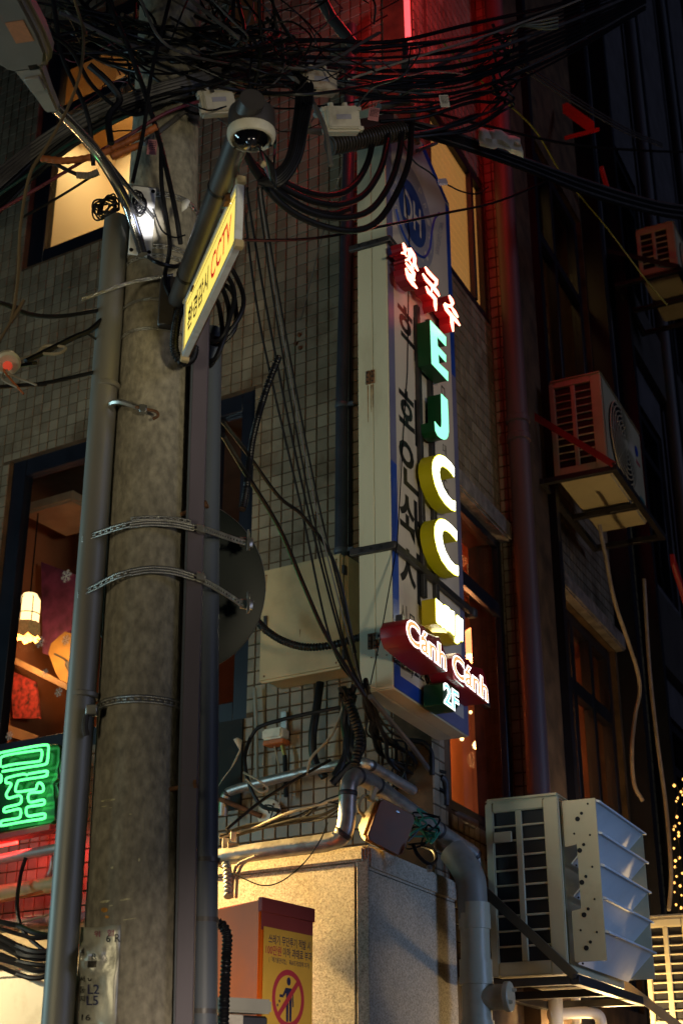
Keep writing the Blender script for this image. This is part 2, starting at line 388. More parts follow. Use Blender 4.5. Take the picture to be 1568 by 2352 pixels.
def tile_geo(fr, a, b, c, d, th=0.010):
    g_ = 0.0048; e = 0.0070
    t = random.uniform(-0.0012, 0.0012); t2 = random.uniform(-0.0012, 0.0012)
    lo = [(a + g_, c + g_), (b - g_, c + g_), (b - g_, d - g_), (a + g_, d - g_)]
    hi = [(a + e, c + e), (b - e, c + e), (b - e, d - e), (a + e, d - e)]
    hs = [th + t, th + t2, th - t, th - t2]
    vs = [fr.W(u, -0.0105, z) for u, z in lo] + [fr.W(u, -0.0105 + h * 0.7, z) for (u, z), h in zip(lo, hs)] + [fr.W(u, -0.0105 + h, z) for (u, z), h in zip(hi, hs)]
    fs = [(8, 9, 10, 11)] + [(i, (i + 1) % 4, (i + 1) % 4 + 4, i + 4) for i in range(4)] + [(i + 4, (i + 1) % 4 + 4, (i + 1) % 4 + 8, i + 8) for i in range(4)]
    return vs, fs
def tile_score(t):
    fr, a, b, c, d, key = t
    p = [proj(fr.W(u, 0, z)) for u, z in ((a, c), (b, c), (b, d), (a, d))]
    cx, cy = sum(q[0] for q in p) / 4, sum(q[1] for q in p) / 4
    area = abs(sum(p[i][0] * p[(i + 1) % 4][1] - p[(i + 1) % 4][0] * p[i][1] for i in range(4))) / 2
    if key == 'F':
        ok = (590 < cx < 770 and 420 < cy < 1275) or (20 < cx < 230 and 600 < cy < 1020) or (585 < cx < 760 and 1610 < cy < 1780)
    else: ok = 1060 < cx < 1160 and 700 < cy < 1120
    return area if ok and b - a > PT * 0.98 and d - c > PT * 0.98 else area * 1e-3
TI.sort(key=tile_score, reverse=True)
proto = {}
rest = MB()
for k, t in enumerate(TI):
    fr, a, b, c, d, key = t
    if k < 300:
        q = (key, k % 4)
        if q not in proto:
            vs, fs = tile_geo(fr, 0, PT, 0, PT)
            o0 = fr.W(PT / 2, 0, PT / 2)
            me = bpy.data.meshes.new('tile'); me.from_pydata([v - o0 for v in vs], [], fs); me.materials.append(M_tile); proto[q] = me
        o = bpy.data.objects.new('tile', proto[q]); COL.objects.link(o)
        o.location = fr.W((a + b) / 2, 0, (c + d) / 2); put(o, bld)
    else: rest.add(*tile_geo(fr, a, b, c, d))
tag(rest.build('tiles', M_tile, bld, smooth=False), kind='stuff')

def window(fr, u0, u1, z0, z1, fw, parent, mull=(), trans=(), pane_m=None, rec=0.06, dep=0.09, fm=None, pn=True):
    """a recessed frame with mullions and transoms, one pane in each light"""
    fm = fm or M_frame
    wn = MB()
    wn.fbox(fr, u0, u0 + fw, -rec - dep, -rec, z0, z1).fbox(fr, u1 - fw, u1, -rec - dep, -rec, z0, z1)
    wn.fbox(fr, u0 + fw, u1 - fw, -rec - dep, -rec - 0.002, z0, z0 + fw).fbox(fr, u0 + fw, u1 - fw, -rec - dep, -rec - 0.002, z1 - fw, z1)
    root = wn.build('window', fm, parent, bev=0.004)
    for u, ww in mull: MB().fbox(fr, u - ww / 2, u + ww / 2, -rec - dep + 0.01, -rec + 0.008, z0 + fw, z1 - fw).build('mullion', fm, root, bev=0.004)
    us = [u0 + fw] + [u for u, _ in mull] + [u1 - fw]
    for z, ww in trans: MB().fbox(fr, u0 + fw, u1 - fw, -rec - dep + 0.015, -rec + 0.004, z - ww / 2, z + ww / 2).build('transom', fm, root, bev=0.004)
    zs = [z0 + fw] + [z for z, _ in trans] + [z1 - fw]
    if pn:
        for a, b in zip(us, us[1:]):
            for c, d in zip(zs, zs[1:]):
                MB().fbox(fr, a, b, -rec - dep / 2 - 0.006, -rec - dep / 2, c, d).build('pane', pane_m or M_glass, root, smooth=False)
    # plastered reveal around the opening
    return root
def room(fr, u0, u1, z0, z1, dep, wm, cm, parent, n0=-0.25):
    W = fr.W
    b = MB()
    b.add([W(u0, -dep, z0), W(u1, -dep, z0), W(u1, -dep, z1), W(u0, -dep, z1)], [(0, 1, 2, 3)])
    b.add([W(u0, n0, z0), W(u0, -dep, z0), W(u0, -dep, z1), W(u0, n0, z1)], [(0, 1, 2, 3)])
    b.add([W(u1, n0, z0), W(u1, -dep, z0), W(u1, -dep, z1), W(u1, n0, z1)], [(0, 1, 2, 3)])
    r_ = b.build('room_wall', wm, parent, smooth=False)
    MB().add([W(u0, n0, z1), W(u1, n0, z1), W(u1, -dep, z1), W(u0, -dep, z1)], [(0, 1, 2, 3)]).build('room_ceiling', cm, parent, smooth=False)
    MB().add([W(u0, n0, z0), W(u1, n0, z0), W(u1, -dep, z0), W(u0, -dep, z0)], [(0, 1, 2, 3)]).build('room_floor', cm, parent, smooth=False)
    return r_
M_wallw = mat('warm_plaster', (0.80, 0.62, 0.38), 0.8, var=0.04, scale=2)
M_wallo = mat('ochre_plaster', (0.62, 0.38, 0.15), 0.8, var=0.08, scale=3)
M_wallr = mat('restaurant_red_wall', (0.36, 0.12, 0.05), 0.7, var=0.3, scale=2.5)
M_ceild = mat('dark_brown_ceiling', (0.12, 0.07, 0.04), 0.8, var=0.2)
# upper front window, its room lit
window(FF, -3.80, -2.30, 8.42, 11.0, 0.17, bld, mull=((-2.60, 0.06),), trans=((10.05, 0.10),))
room(FF, -4.2, -1.9, 8.0, 10.72, 1.5, M_wallw, mat('umber_ceiling', (.26, .13, .035), .8, var=.1), bld)
# lower front window: one long band behind the pole
window(FF, -3.70, -1.351, 4.14, 6.58, 0.14, bld, mull=((-2.3, 0.1), (-1.72, 0.06)), rec=0.05)
room(FF, -4.4, -1.0, 3.4, 6.7, 2.6, M_wallr, M_ceild, bld)
# right-hand side windows
w_up = window(RR, 0.22, 1.40, 7.44, 8.74, 0.06, bld, mull=((1.12, 0.04),), rec=0.0, dep=.05)
bl_ = MB()
for i in range(34): bl_.fbox(RR, .24, 1.39, -.064 - .003 * (i % 2), -.056 - .003 * (i % 2), 7.47 + i * .037, 7.47 + (i + 1) * .037)
bl_.build('roller_blind', mat('lit_blind', (.6, .36, .12), .8, emit=.46, ecol=(1.0, .42, .09), var=.06, scale=3, dirt=(.3, .16, .05), dirt_amt=.3, dirt_scale=2), w_up, smooth=False)
window(RR, 0.22, 1.40, 3.45, 5.60, 0.06, bld, trans=((5.05, 0.10),), rec=0.0, dep=.05)
window(RR, 2.45, 4.5, 7.3, 10.4, 0.10, bld, mull=((3.0, 0.08), (3.6, 0.08)), trans=((9.4, 0.1),))
room(RR, 2.3, 4.6, 7.0, 10.5, 1.2, M_ceild, M_ceild, bld)
window(RR, 2.45, 4.45, 2.6, 5.70, 0.10, bld, mull=((3.25, 0.1), (3.8, 0.08)), trans=((5.05, 0.12),))
room(RR, 0.24, 4.6, 2.4, 5.74, 0.75, mat('amber_wood_wall', (.42, .16, .06), .6, var=.25, scale=2), M_wallr, bld)
# tiled panels of the second bay, sills and pilasters
pm = MB()
for (a, b, c, d) in ((2.45, 4.5, 5.86, 7.3),):
    u = a
    while u < b - 0.02:
        z = c
        while z < d - 0.02:
            pm.add(*tile_geo(RR, u, min(b, u + PT), z, min(d, z + PT))); z += PT
        u += PT
tag(pm.build('panel_tiles', M_tile, bld, smooth=False), kind='stuff')
for (a, b, z) in ((0.12, 1.43, 5.60), (2.40, 4.5, 5.70)):
    MB().fbox(RR, a, b, -0.02, 0.085, z, z + 0.15).build('stone_lintel', M_stone, bld, bev=0.015, seg=2)
# pilaster between the bays: tiled face turned to the street corner, then a dark fin
pil = MB().fbox(RR, 1.44, 2.32, -0.2, 0.10, 0, 14).build('pilaster', M_grout, bld, smooth=False)
FP2 = Frame(RR.W(1.44, 0, 0), RR.n, -RR.u)
pt = MB(); z = 3.0
while z < 12:
    pt.add(*tile_geo(FP2, 0.0, PT * .72, z, z + PT, 0.014)); pt.add(*tile_geo(FP2, PT * .72, PT * 1.08, z, z + PT, 0.014))
    z += PT
pt.build('pilaster_tiles', M_tile, pil, smooth=False)['kind'] = 'stuff'
MB().fbox(RR, 2.33, 2.42, -0.1, 0.16, 0, 14).build('dark_fin', M_frame, bld)
MB().fbox(RR, 4.52, 4.66, -0.1, 0.18, 0, 14).build('dark_fin', M_frame, bld)

def ceiling_lamp(loc, target, energy, col, size, name, label, r=0.05, em=30):
    t = thing(name, label, 'lamp', loc)
    MB().lathe(V(loc), (0, 0, 1), [(r * 1.25, 0.0), (r * 1.25, 0.03), (r, 0.035)], 16).build('trim_ring', M_camwhite, t)
    MB().lathe(V(loc) - V((0, 0, 0.004)), (0, 0, 1), [(r * 0.2, -0.012), (r * 0.8, -0.008), (r, 0.002)], 16).build('bulb', mat('bulb_' + name, col, 0.5, emit=em, ecol=col), t)
    l = lamp(name + '_light', 'AREA', V(loc) - V((0, 0, 0.03)), energy, col, target, shape='DISK', size=size)
    put(l, t); return t
# lamps inside the lit rooms
pD = FF.P(247, 133, -0.75)
ceiling_lamp(V((pD.x, pD.y, 10.70)), FF.W(-3.0, -1.5, 9.3), 40, (1.0, 0.72, 0.36), 0.5, 'downlight', 'round downlight on the ceiling behind the upper front window', em=40)
ceiling_lamp(RR.W(3.3, -0.6, 10.4), RR.W(3.3, -1.1, 8.4), 3.5, (1.0, 0.55, 0.15), 0.4, 'dim_lamp', 'dim ceiling lamp behind the high window beside the air conditioner', em=2)
ceiling_lamp(RR.W(1.7, -0.5, 5.70), RR.W(1.6, -.75, 4.0), 14.0, (1.0, 0.42, 0.12), 0.3, 'dim_lamp', 'dim ceiling lamp in the restaurant behind the side windows', em=2)

# ------------------------------------------------------------------ restaurant interior seen through the lower front window
def pendant(c, r, h, label, energy, col, em, name='pendant_lamp'):
    t = thing(name, label, 'lamp', c)
    sh = mat('lantern_paper', (0.9, 0.6, 0.3), 0.8, emit=em, ecol=(1.0, 0.62, 0.24), var=0.1)
    MB().lathe(c, (0, 0, 1), [(r * 0.98, 0), (r, h * 0.5), (r * 0.96, h * 0.75), (r * 0.6, h * 0.95), (r * 0.15, h)], 20).build('lamp_shade', sh, t)
    sk = MB()
    for i in range(20):
        a0, a1 = 2 * math.pi * i / 20, 2 * math.pi * (i + 1) / 20; rr = r * (1.02 if i % 2 else 1.12); r1 = r * (1.12 if i % 2 else 1.02)
        sk.add([c + V((math.cos(a0) * rr, math.sin(a0) * rr, 0)), c + V((math.cos(a1) * r1, math.sin(a1) * r1, 0)), c + V((math.cos(a1) * r1 * 1.08, math.sin(a1) * r1 * 1.08, -h * (0.42 + 0.06 * (i % 3)))), c + V((math.cos(a0) * rr * 1.08, math.sin(a0) * rr * 1.08, -h * (0.42 + 0.06 * ((i - 1) % 3))))], [(0, 1, 2, 3)])
    sk.build('fringe', mat('lantern_fringe', (0.45, 0.24, 0.08), 0.9, var=0.4, scale=40, emit=em * 0.05, ecol=(1, 0.5, 0.15)), t)
    rb = MB()
    for k in range(6):
        a = k * math.pi / 3; d = V((math.cos(a), math.sin(a), 0))
        rb.tube([c + d * r * 1.01, c + d * r * 1.03 + V((0, 0, h * 0.5)), c + d * r * 0.97 + V((0, 0, h * 0.78)), c + d * r * 0.2 + V((0, 0, h))], 0.004, 5)
    ring = [c + V((math.cos(i * math.pi / 12) * r * 1.03, math.sin(i * math.pi / 12) * r * 1.03, h * 0.28)) for i in range(25)]
    rb.tube(ring, 0.004, 5); rb.build('wire_rib', M_rust, t)
    MB().tube([c + V((0, 0, h)), c + V((0, 0, h + 0.7))], 0.006, 6).build('hanging_cord', M_rubber, t)
    if energy:
        l = lamp(name + '_light', 'POINT', c + V((0, 0, -h * 0.6)), energy, col, shadow_soft_size=0.08); put(l, t)
    return t
pl = FF.P(64, 1432, -0.55)
pendant(pl, 0.090, 0.26, 'glowing fringed lantern hanging behind the lower front window', 34, (1.0, 0.52, 0.18), 3.2)
# painted boards, shelf, cloth and a ceiling unit behind the glass
def board(name, label, cat, poly, n, m, th=0.02, fr=FF):
    pts = [fr.P(x, y, n) for x, y in poly]
    return tag(MB().prism(pts, -fr.n * th).build(name, m, smooth=False), label, cat)
board('wall_panel', 'purple patterned panel on the restaurant wall behind the glass', 'panel', [(95, 1290), (215, 1335), (215, 1540), (98, 1500)], -1.0, mat('purple_cloth', (0.16, 0.035, 0.10), 0.8, var=0.5, scale=9))
board('wall_mural', 'yellow leaf-shaped mural on the restaurant wall behind the glass', 'mural', [(118, 1478), (150, 1450), (215, 1475), (215, 1630), (165, 1600), (128, 1545), (112, 1500)], -.95, mat('yellow_mural', (0.36, 0.18, 0.035), 0.7, var=0.2, scale=6))
tag(MB().tube(spline([FF.P(126, 1502, -.93), FF.P(150, 1516, -.93), FF.P(170, 1545, -.93), FF.P(205, 1566, -.93)], 6), [0.008] * 8 + [0.03] * 6 + [0.008] * 5, 8).build('mural_crescent', M_darkpl), 'dark crescent slit on the yellow leaf mural behind the glass', 'ornament')
sh_a, sh_b = FF.P(30, 1515, -.85), FF.P(215, 1608, -.85)
tag(MB().obox((sh_a + sh_b) / 2, sh_b - sh_a, FF.n, V((0, 0, 1)), (sh_b - sh_a).length / 2, 0.03, 0.028).build('bright_rail', mat('lit_wood', (0.28, 0.16, 0.08), 0.5, var=0.1), bev=0.005), 'pale wooden rail below the lantern behind the lower window', 'rail')
board('patterned_cloth', 'red floral cloth hanging behind the lower front window', 'cloth', [(25, 1540), (82, 1565), (92, 1650), (30, 1650)], -0.9, mat('red_floral', (0.22, 0.018, 0.016), 0.8, var=0.9, scale=24))
board('serving_shelf', 'slanted shelf edge under the red floral cloth', 'shelf', [(20, 1665), (90, 1690), (70, 1705), (15, 1690)], -0.8, mat('shelf_wood', (0.4, 0.24, 0.14), 0.5))
ca = FF.P(160, 1180, -.8)
cu = MB().obox(ca, FF.u, FF.n, V((0, 0, 1)), 0.28, 0.28, 0.05).build('ceiling_cassette', mat('cassette', (0.5, 0.34, 0.22), 0.6), bev=0.02, seg=2)
tag(cu, 'square ceiling unit dimly seen through the lower front window', 'ceiling unit')
# snowflake stickers on the glass
M_snow = mat('snow_decal', (0.55, 0.50, 0.42), 0.7, var=0.1)
for i, (x, y, s_, lb) in enumerate(((153, 1323, .052, 'largest snowflake decal, high beside the purple panel'), (92, 1475, .045, 'snowflake decal just under the glowing lantern'), (152, 1470, .040, 'snowflake decal beside the pole on the yellow mural'), (104, 1545, .030, 'small faint snowflake decal left of the dark crescent'), (135, 1590, .036, 'faint snowflake decal low on the yellow mural'), (22, 1690, .036, 'pale snowflake decal at the foot of the lower window'))):
    u, z = FF.hit(x, y, -0.085); mb = MB()
    for k in range(6):
        a = k * math.pi / 3 + 0.2; du, dz = math.cos(a), math.sin(a); pu, pz = -dz, du
        def q(r_, w_): return FF.W(u + du * r_ * s_ + pu * w_ * s_, -0.085, z + dz * r_ * s_ + pz * w_ * s_)
        mb.add([q(0, -.07), q(1, -.07), q(1, .07), q(0, .07)], [(0, 1, 2, 3)])
        for rr_, ll in ((0.4, 0.3), (0.68, 0.26)):
            for sg in (-1, 1):
                mb.add([q(rr_, 0), q(rr_ + .12, 0), q(rr_ + .12 + ll * .7, sg * ll), q(rr_ + ll * .7, sg * ll)], [(0, 1, 2, 3)])
    tag(mb.build('snowflake_decal', M_snow, smooth=False), lb, 'decal', 'snowflake decals on the window')

# lamp and bulbs behind the lower right-hand window
def bell(c, r, label, em):
    t = thing('pendant_lamp', label, 'lamp', c)
    MB().lathe(c, (0, 0, 1), [(r, 0), (r * 0.96, r * 0.5), (r * 0.7, r * 1.3), (r * 0.3, r * 1.75), (r * 0.1, r * 1.9)], 20).build('lamp_shade', mat('coral_shade', (0.8, 0.3, 0.15), 0.7, emit=em, ecol=(1.0, 0.22, 0.07), var=0.2), t)
    MB().tube([c + V((0, 0, r * 1.9)), c + V((0, 0, r * 1.9 + 0.5))], 0.006, 6).build('hanging_cord', M_rubber, t)
    l = lamp('bell_light', 'POINT', c + V((0, 0, -0.08)), 34, (1.0, 0.36, 0.12), shadow_soft_size=0.08); put(l, t)
bell(RR.P(1083, 1512, -0.32), 0.12, 'red glowing bell lamp behind the window at the signboard foot', 5)
M_bulbw = mat('bare_bulb_glow', (1, 0.6, 0.2), 0.4, emit=6, ecol=(1.0, 0.62, 0.22))
for x, y, r, lb, en in ((1094, 1712, .030, 'bare glowing bulb low in the right-hand window', 14), (1097, 1652, .017, 'tiny bulb above the bare glowing bulb', 0), (1104, 1670, .014, 'tiny bulb right above the bare glowing bulb', 0), (1060, 1697, .015, 'tiny bulb under the signboard corner', 0), (1080, 1636, .012, 'tiny bulb just under the signboard script', 0)):
    c = RR.P(x, y, -0.35); t = thing('light_bulb', lb, 'bulb', c)
    MB().lathe(c, (0, 0, 1), [(r * .2, -r), (r * .75, -r * .65), (r, 0), (r * .8, r * .6), (r * .4, r)], 12).build('globe', M_bulbw, t)
    MB().lathe(c + V((0, 0, r)), (0, 0, 1), [(r * .4, 0), (r * .4, r * .8), (r * .2, r)], 10).build('socket', M_rust, t)
    if en: put(lamp('bulb_light', 'POINT', c - V((0, 0, 0.1)), en, (1.0, 0.45, 0.14), shadow_soft_size=0.06), t)

# ------------------------------------------------------------------ utility pole and what is strapped to it
YP = 5.525
_a, _b = at(303, 2300, YP), at(365, 700, YP)
def pole_c(z): k = (z - _a.z) / (_b.z - _a.z); return V((_a.x + (_b.x - _a.x) * k, YP, z))
def pole_r(z): return 0.188 - (z - 2.1) * 0.0072
pole = thing('utility_pole', 'thick round concrete utility pole in front of the tiled corner', 'pole', pole_c(0))
zs = [i * 0.4 for i in range(28)]
MB().tube([pole_c(z) for z in zs], [pole_r(z) for z in zs], 48).build('shaft', M_conc, pole)
def band(c, r, z0, z1, a0, a1, name, m, parent, holes=0.0, tilt=0.0, step=0.0068):
    """a strap round a cylinder; angles run from the side facing the camera; holes = length of a slot"""
    mb = MB(); n = max(8, int(abs(a1 - a0) * r / step)); h = z1 - z0
    per = 4
    def pt(i, k, rr=r):
        a = a0 + (a1 - a0) * i / n
        return V((c.x + math.sin(a) * rr, c.y - math.cos(a) * rr, z0 + h * k + tilt * math.sin(a)))
    for i in range(n):
        for k0, k1, hole in ((0, .33, 0), (.33, .67, 1), (.67, 1, 0)):
            if holes and hole and i % 4 in (1, 2): continue
            mb.add([pt(i, k0), pt(i + 1, k0), pt(i + 1, k1), pt(i, k1)], [(0, 1, 2, 3)])
    bm_ = mb.build(name, m, parent, solid=0.003); return bm_
def zpole(x, y): return at(x, y, YP - 0.165).z
for (y, hh, holes, nm) in ((588, .022, 1, 'strap'), (447, .030, 1, 'strap'), (566, .028, 1, 'strap'), (755, .016, 0, 'strap'), (688, .014, 0, 'strap'), (1608, .034, 1, 'strap')):
    z = zpole(340, y)
    band(pole_c(z), pole_r(z) + 0.004, z - hh / 2, z + hh / 2, R(-100), R(100), nm, M_strap, pole, holes)
# step bolts and rusty hooks
def bolt(x, y, Y, d, L, parent, name='step_bolt', m=None, r=0.009):
    p = at(x, y, Y); d = V(d).normalized(); mb = MB()
    mb.tube([p - d * 0.04, p + d * L], r, 8); mb.tube([p + d * L, p + d * (L + 0.012)], r * 2, 6); mb.tube([p + d * L * .45, p + d * (L * .45 + 0.014)], r * 2, 6)
    mb.build(name, m or M_rust, parent)
bolt(425, 1178, 5.42, (0.9, -0.25, 0.28), 0.09, pole); bolt(395, 1812, 5.40, (0.9, -0.2, 0.12), 0.09, pole)
# ring clamp with hook round the conduit
cc = at(270, 935, 5.36)
clamp = thing('pipe_clamp', 'short rusty hook clamp between the grey conduit and the pole', 'clamp', cc)
MB().tube(spline(pts3([(256, 948, 5.42), (256, 928, 5.38), (275, 923, 5.34), (300, 930, 5.33), (322, 938, 5.33)]), 5), 0.012, 6).build('strap', M_strap, clamp)
MB().tube(spline(pts3([(312, 935, 5.325), (335, 940, 5.31), (358, 945, 5.30), (363, 955, 5.31), (352, 962, 5.32)]), 5), 0.007, 8).build('hook_bolt', M_rust, clamp)
MB().obox(at(330, 940, 5.315), (1, 0, -.15), (0, 1, 0), (0, 0, 1), .016, .014, .018).build('nut', M_strap, clamp, bev=.003)
# conduit left of the pole
def line_pts(l, Y): return [at(x, y, Y) for x, y in l]
cd = thing('conduit_pipe', 'galvanised steel conduit running up the left of the pole', 'pipe', at(137, 2352, 5.44))
cpath = line_pts([(106, 2700), (132, 2352), (175, 1763), (219, 1176), (260, 620), (269, 505)], 5.44)
MB().tube(spline(cpath, 8), 0.058, 28).build('tube', M_galv, cd)
for y in (890, 1600):
    k = (y - 1176) / 587.0; p = at(224 - 44 * k, y, 5.44)
    MB().lathe(p - V((0, 0, .012)), (0, 0, 1), [(.0585, 0), (.062, .004), (.062, .02), (.0585, .024)], 28).build('joint_ring', M_galv, cd)
ps = MB()
for x, y, s_ in ((178, 2030, .018), (170, 2062, .007), (168, 1908, .02), (172, 1940, .008), (186, 1700, .006)):
    c = at(x, y, 5.3825); ps.add([c + V((math.cos(a) * s_ * random.uniform(.7, 1.1), 0, math.sin(a) * s_ * random.uniform(.9, 1.5))) for a in [i * math.pi / 4 for i in range(8)]], [tuple(range(8))])
# channel and second pipe on the right flank of the pole
ch = thing('cable_channel', 'purple-grey steel channel running up the right flank of the pole', 'channel', at(421, 2352, 5.41))
def sqbar(l, Y, hx, hy, name, m, parent, bev=.003):
    pp = line_pts(l, Y)
    mb = MB(); vs, fs = [], []
    for p in pp: vs += [p + V((-hx, -hy, 0)), p + V((hx, -hy, 0)), p + V((hx, hy, 0)), p + V((-hx, hy, 0))]
    for i in range(len(pp) - 1):
        for j in range(4): fs.append((i * 4 + j, i * 4 + (j + 1) % 4, i * 4 + 4 + (j + 1) % 4, i * 4 + 4 + j))
    fs += [(0, 1, 2, 3), tuple(len(vs) - 4 + j for j in range(4))]
    return mb.add(vs, fs).build(name, m, parent, bev=bev)
sqbar([(415, 2600), (424, 2352), (437, 1763), (452, 1176), (463, 800), (466, 660)], 5.40, .032, .028, 'web', M_purple, ch)
sqbar([(395, 2600), (405, 2352), (417, 1763), (434, 1176), (446, 800), (449, 660)], 5.395, .010, .02, 'flange', M_bluep, ch)
bp_ = thing('downpipe', 'dark blue-grey pipe behind the purple channel on the pole', 'pipe', at(468, 2352, 5.60))
MB().tube(line_pts([(466, 2600), (468, 2352), (472, 1763), (477, 1176), (484, 760)], 5.60), 0.052, 24).build('tube', M_bluep, bp_)
for y, x in ((1983, 474), (2120, 470), (2330, 467)):
    p = at(x, y, 5.60); MB().lathe(p, (0, 0, 1), [(.0545, 0), (.0545, .018)], 24).build('clip', M_darkpl, bp_)
# perforated straps that hold the mirror
def path_band(l, h, name, parent, m=M_strap, holes=True, solid=.003, step=.0068):
    P_ = spline(pts3(l), 14); L = [0]
    for a, b in zip(P_, P_[1:]): L.append(L[-1] + (b - a).length)
    n = int(L[-1] / step); Q = []
    for i in range(n + 1):
        d = L[-1] * i / n; k = max(j for j in range(len(L)) if L[j] <= d + 1e-9); k = min(k, len(P_) - 2)
        Q.append(P_[k].lerp(P_[k + 1], (d - L[k]) / max(1e-9, L[k + 1] - L[k])))
    mb = MB()
    for i in range(n):
        for k0, k1, hole in ((0, .33, 0), (.33, .67, 1), (.67, 1, 0)):
            if holes and hole and i % 4 in (1, 2): continue
            mb.add([Q[i] - V((0, 0, h * k0)), Q[i + 1] - V((0, 0, h * k0)), Q[i + 1] - V((0, 0, h * k1)), Q[i] - V((0, 0, h * k1))], [(0, 1, 2, 3)])
    return mb.build(name, m, parent, solid=solid)
mr = thing('traffic_mirror', 'round dark traffic mirror strapped behind the pole', 'mirror', at(408, 1347, 5.9))
mc = at(405, 1345, 5.92); md = V((0.18, -0.96, -0.22)).normalized(); mR = 0.398
MB().lathe(mc, md, [(mR * .2, -.055), (mR * .6, -.045), (mR * .9, -.02), (mR, 0), (mR, .012), (mR * .985, .013), (mR * .7, .0145), (mR * .35, .0155), (mR * .05, .016)], 64).build('disc', mat('mirror_back', (0.005, 0.009, 0.008), 0.35, var=0.3, scale=3, spec=.10, rvar=.04), mr)
MB().lathe(mc, md, [(mR * 1.0, .002), (mR * 1.006, .004), (mR * 1.006, .010), (mR * 1.0, .012)], 64).build('rim', M_strap, mr)
path_band([(190, 1230, 5.395), (232, 1216, 5.37), (275, 1202, 5.335), (302, 1196, 5.326)], .030, 'strap', mr)
path_band([(300, 1196, 5.328), (345, 1191, 5.322), (400, 1194, 5.326), (446, 1203, 5.345)], .034, 'strap', mr, holes=False)
path_band([(302, 1187, 5.326), (345, 1184, 5.320), (400, 1187, 5.324), (440, 1194, 5.340)], .018, 'strap', mr)
path_band([(444, 1203, 5.345), (470, 1208, 5.355), (520, 1226, 5.60), (572, 1243, 5.78)], .028, 'strap', mr)
path_band([(180, 1358, 5.395), (220, 1340, 5.37), (262, 1318, 5.335), (300, 1306, 5.326)], .030, 'strap', mr)
path_band([(298, 1306, 5.328), (345, 1299, 5.322), (400, 1303, 5.326), (446, 1316, 5.345)], .034, 'strap', mr, holes=False)
path_band([(442, 1316, 5.345), (470, 1328, 5.37), (512, 1352, 5.60), (560, 1384, 5.78)], .028, 'strap', mr)
for x, y in ((566, 1246), (566, 1388)):
    p = at(x, y, 5.79)
    MB().obox(p, (1, .3, 0), (0, 1, 0), (0, 0, 1), .030, .006, .022).obox(p + V((0.012, -.02, 0)), (1, .3, 0), (0, 1, 0), (0, 0, 1), .004, .02, .04).build('bracket', M_strap, mr, bev=.002)
    MB().tube([p + V((.01, -.05, .04)), p + V((.01, -.05, -.06))], .005, 6).build('bolt', M_strap, mr)
for y in (1212, 1322):
    MB().obox(at(462, y + 4, 5.34), (1, .2, -.2), (0, 1, 0), (0, 0, 1), .018, .014, .016).build('clamp_screw', M_strap, mr, bev=.003)
MB().obox(at(212, 1632, 5.36), (1, 0, 0), (0, 1, 0), (0, 0, 1), .022, .018, .02).build('clamp_block', M_strap, pole, bev=.003)
MB().tube(spline(pts3([(200, 1640, 5.36), (196, 1668, 5.36), (200, 1690, 5.37)]), 5), .012, 8).build('dangling_clip', M_darkpl, pole)
# loose steel band sticking out to the left
path_band([(188, 683, 5.16), (240, 665, 5.22), (300, 645, 5.30), (360, 633, 5.31), (398, 628, 5.34)], .018, 'strap', pole, M_chrome, holes=False)
# black equipment box behind the camera arm
MB().obox(at(386, 700, 5.36), (1, 0, 0), (0, 1, 0), (0, 0, 1), .036, .04, .125).build('mount_box', M_darkpl, pole, bev=.006)
# scuffs and paint scrapes, patch of mortar low on the shaft
def on_pole(x, y, off=.0015):
    """point on the pole surface under a pixel"""
    lo = at(x, y, YP - .2)
    for _ in range(6):
        c = pole_c(lo.z); r_ = pole_r(lo.z) + off; dx = max(-r_ * .98, min(r_ * .98, lo.x - c.x)); lo = at(x, y, YP - math.sqrt(r_ * r_ - dx * dx))
    return lo
def pole_patch(poly, name, m, parent, off=.0015):
    return MB().add([on_pole(x, y, off) for x, y in poly], [tuple(range(len(poly)))]).build(name, m, parent, smooth=False)
M_scr = mat('pale_scrape', (0.55, 0.50, 0.30), 0.8, var=0.4, scale=60)
for x, y, w_, h_ in ((243, 2070, 30, 7), (288, 2066, 30, 5), (255, 2080, 12, 4), (298, 2111, 42, 3), (250, 1838, 44, 7), (240, 1852, 18, 3), (255, 1855, 10, 2), (258, 1993, 8, 7), (320, 1975, 5, 8), (300, 1870, 8, 4)):
    pl_ = []
    for i in range(9):
        a = i * 2 * math.pi / 9; pl_.append((x + math.cos(a) * w_ * .5 * random.uniform(.6, 1), y + math.sin(a) * h_ * .5 * random.uniform(.5, 1.2) - .12 * (math.cos(a) * w_ * .5)))
    pole_patch(pl_, 'scrape', M_scr, pole)
M_scr2 = mat('ochre_scrape', (0.5, 0.22, 0.03), 0.8, var=0.4, scale=60)
for x, y, w_, h_ in ((240, 2090, 16, 12), (246, 2106, 10, 7)): pole_patch([(x + math.cos(a) * w_ * .5, y + math.sin(a) * h_ * .5) for a in [i * .9 for i in range(7)]], 'scrape', M_scr2, pole)

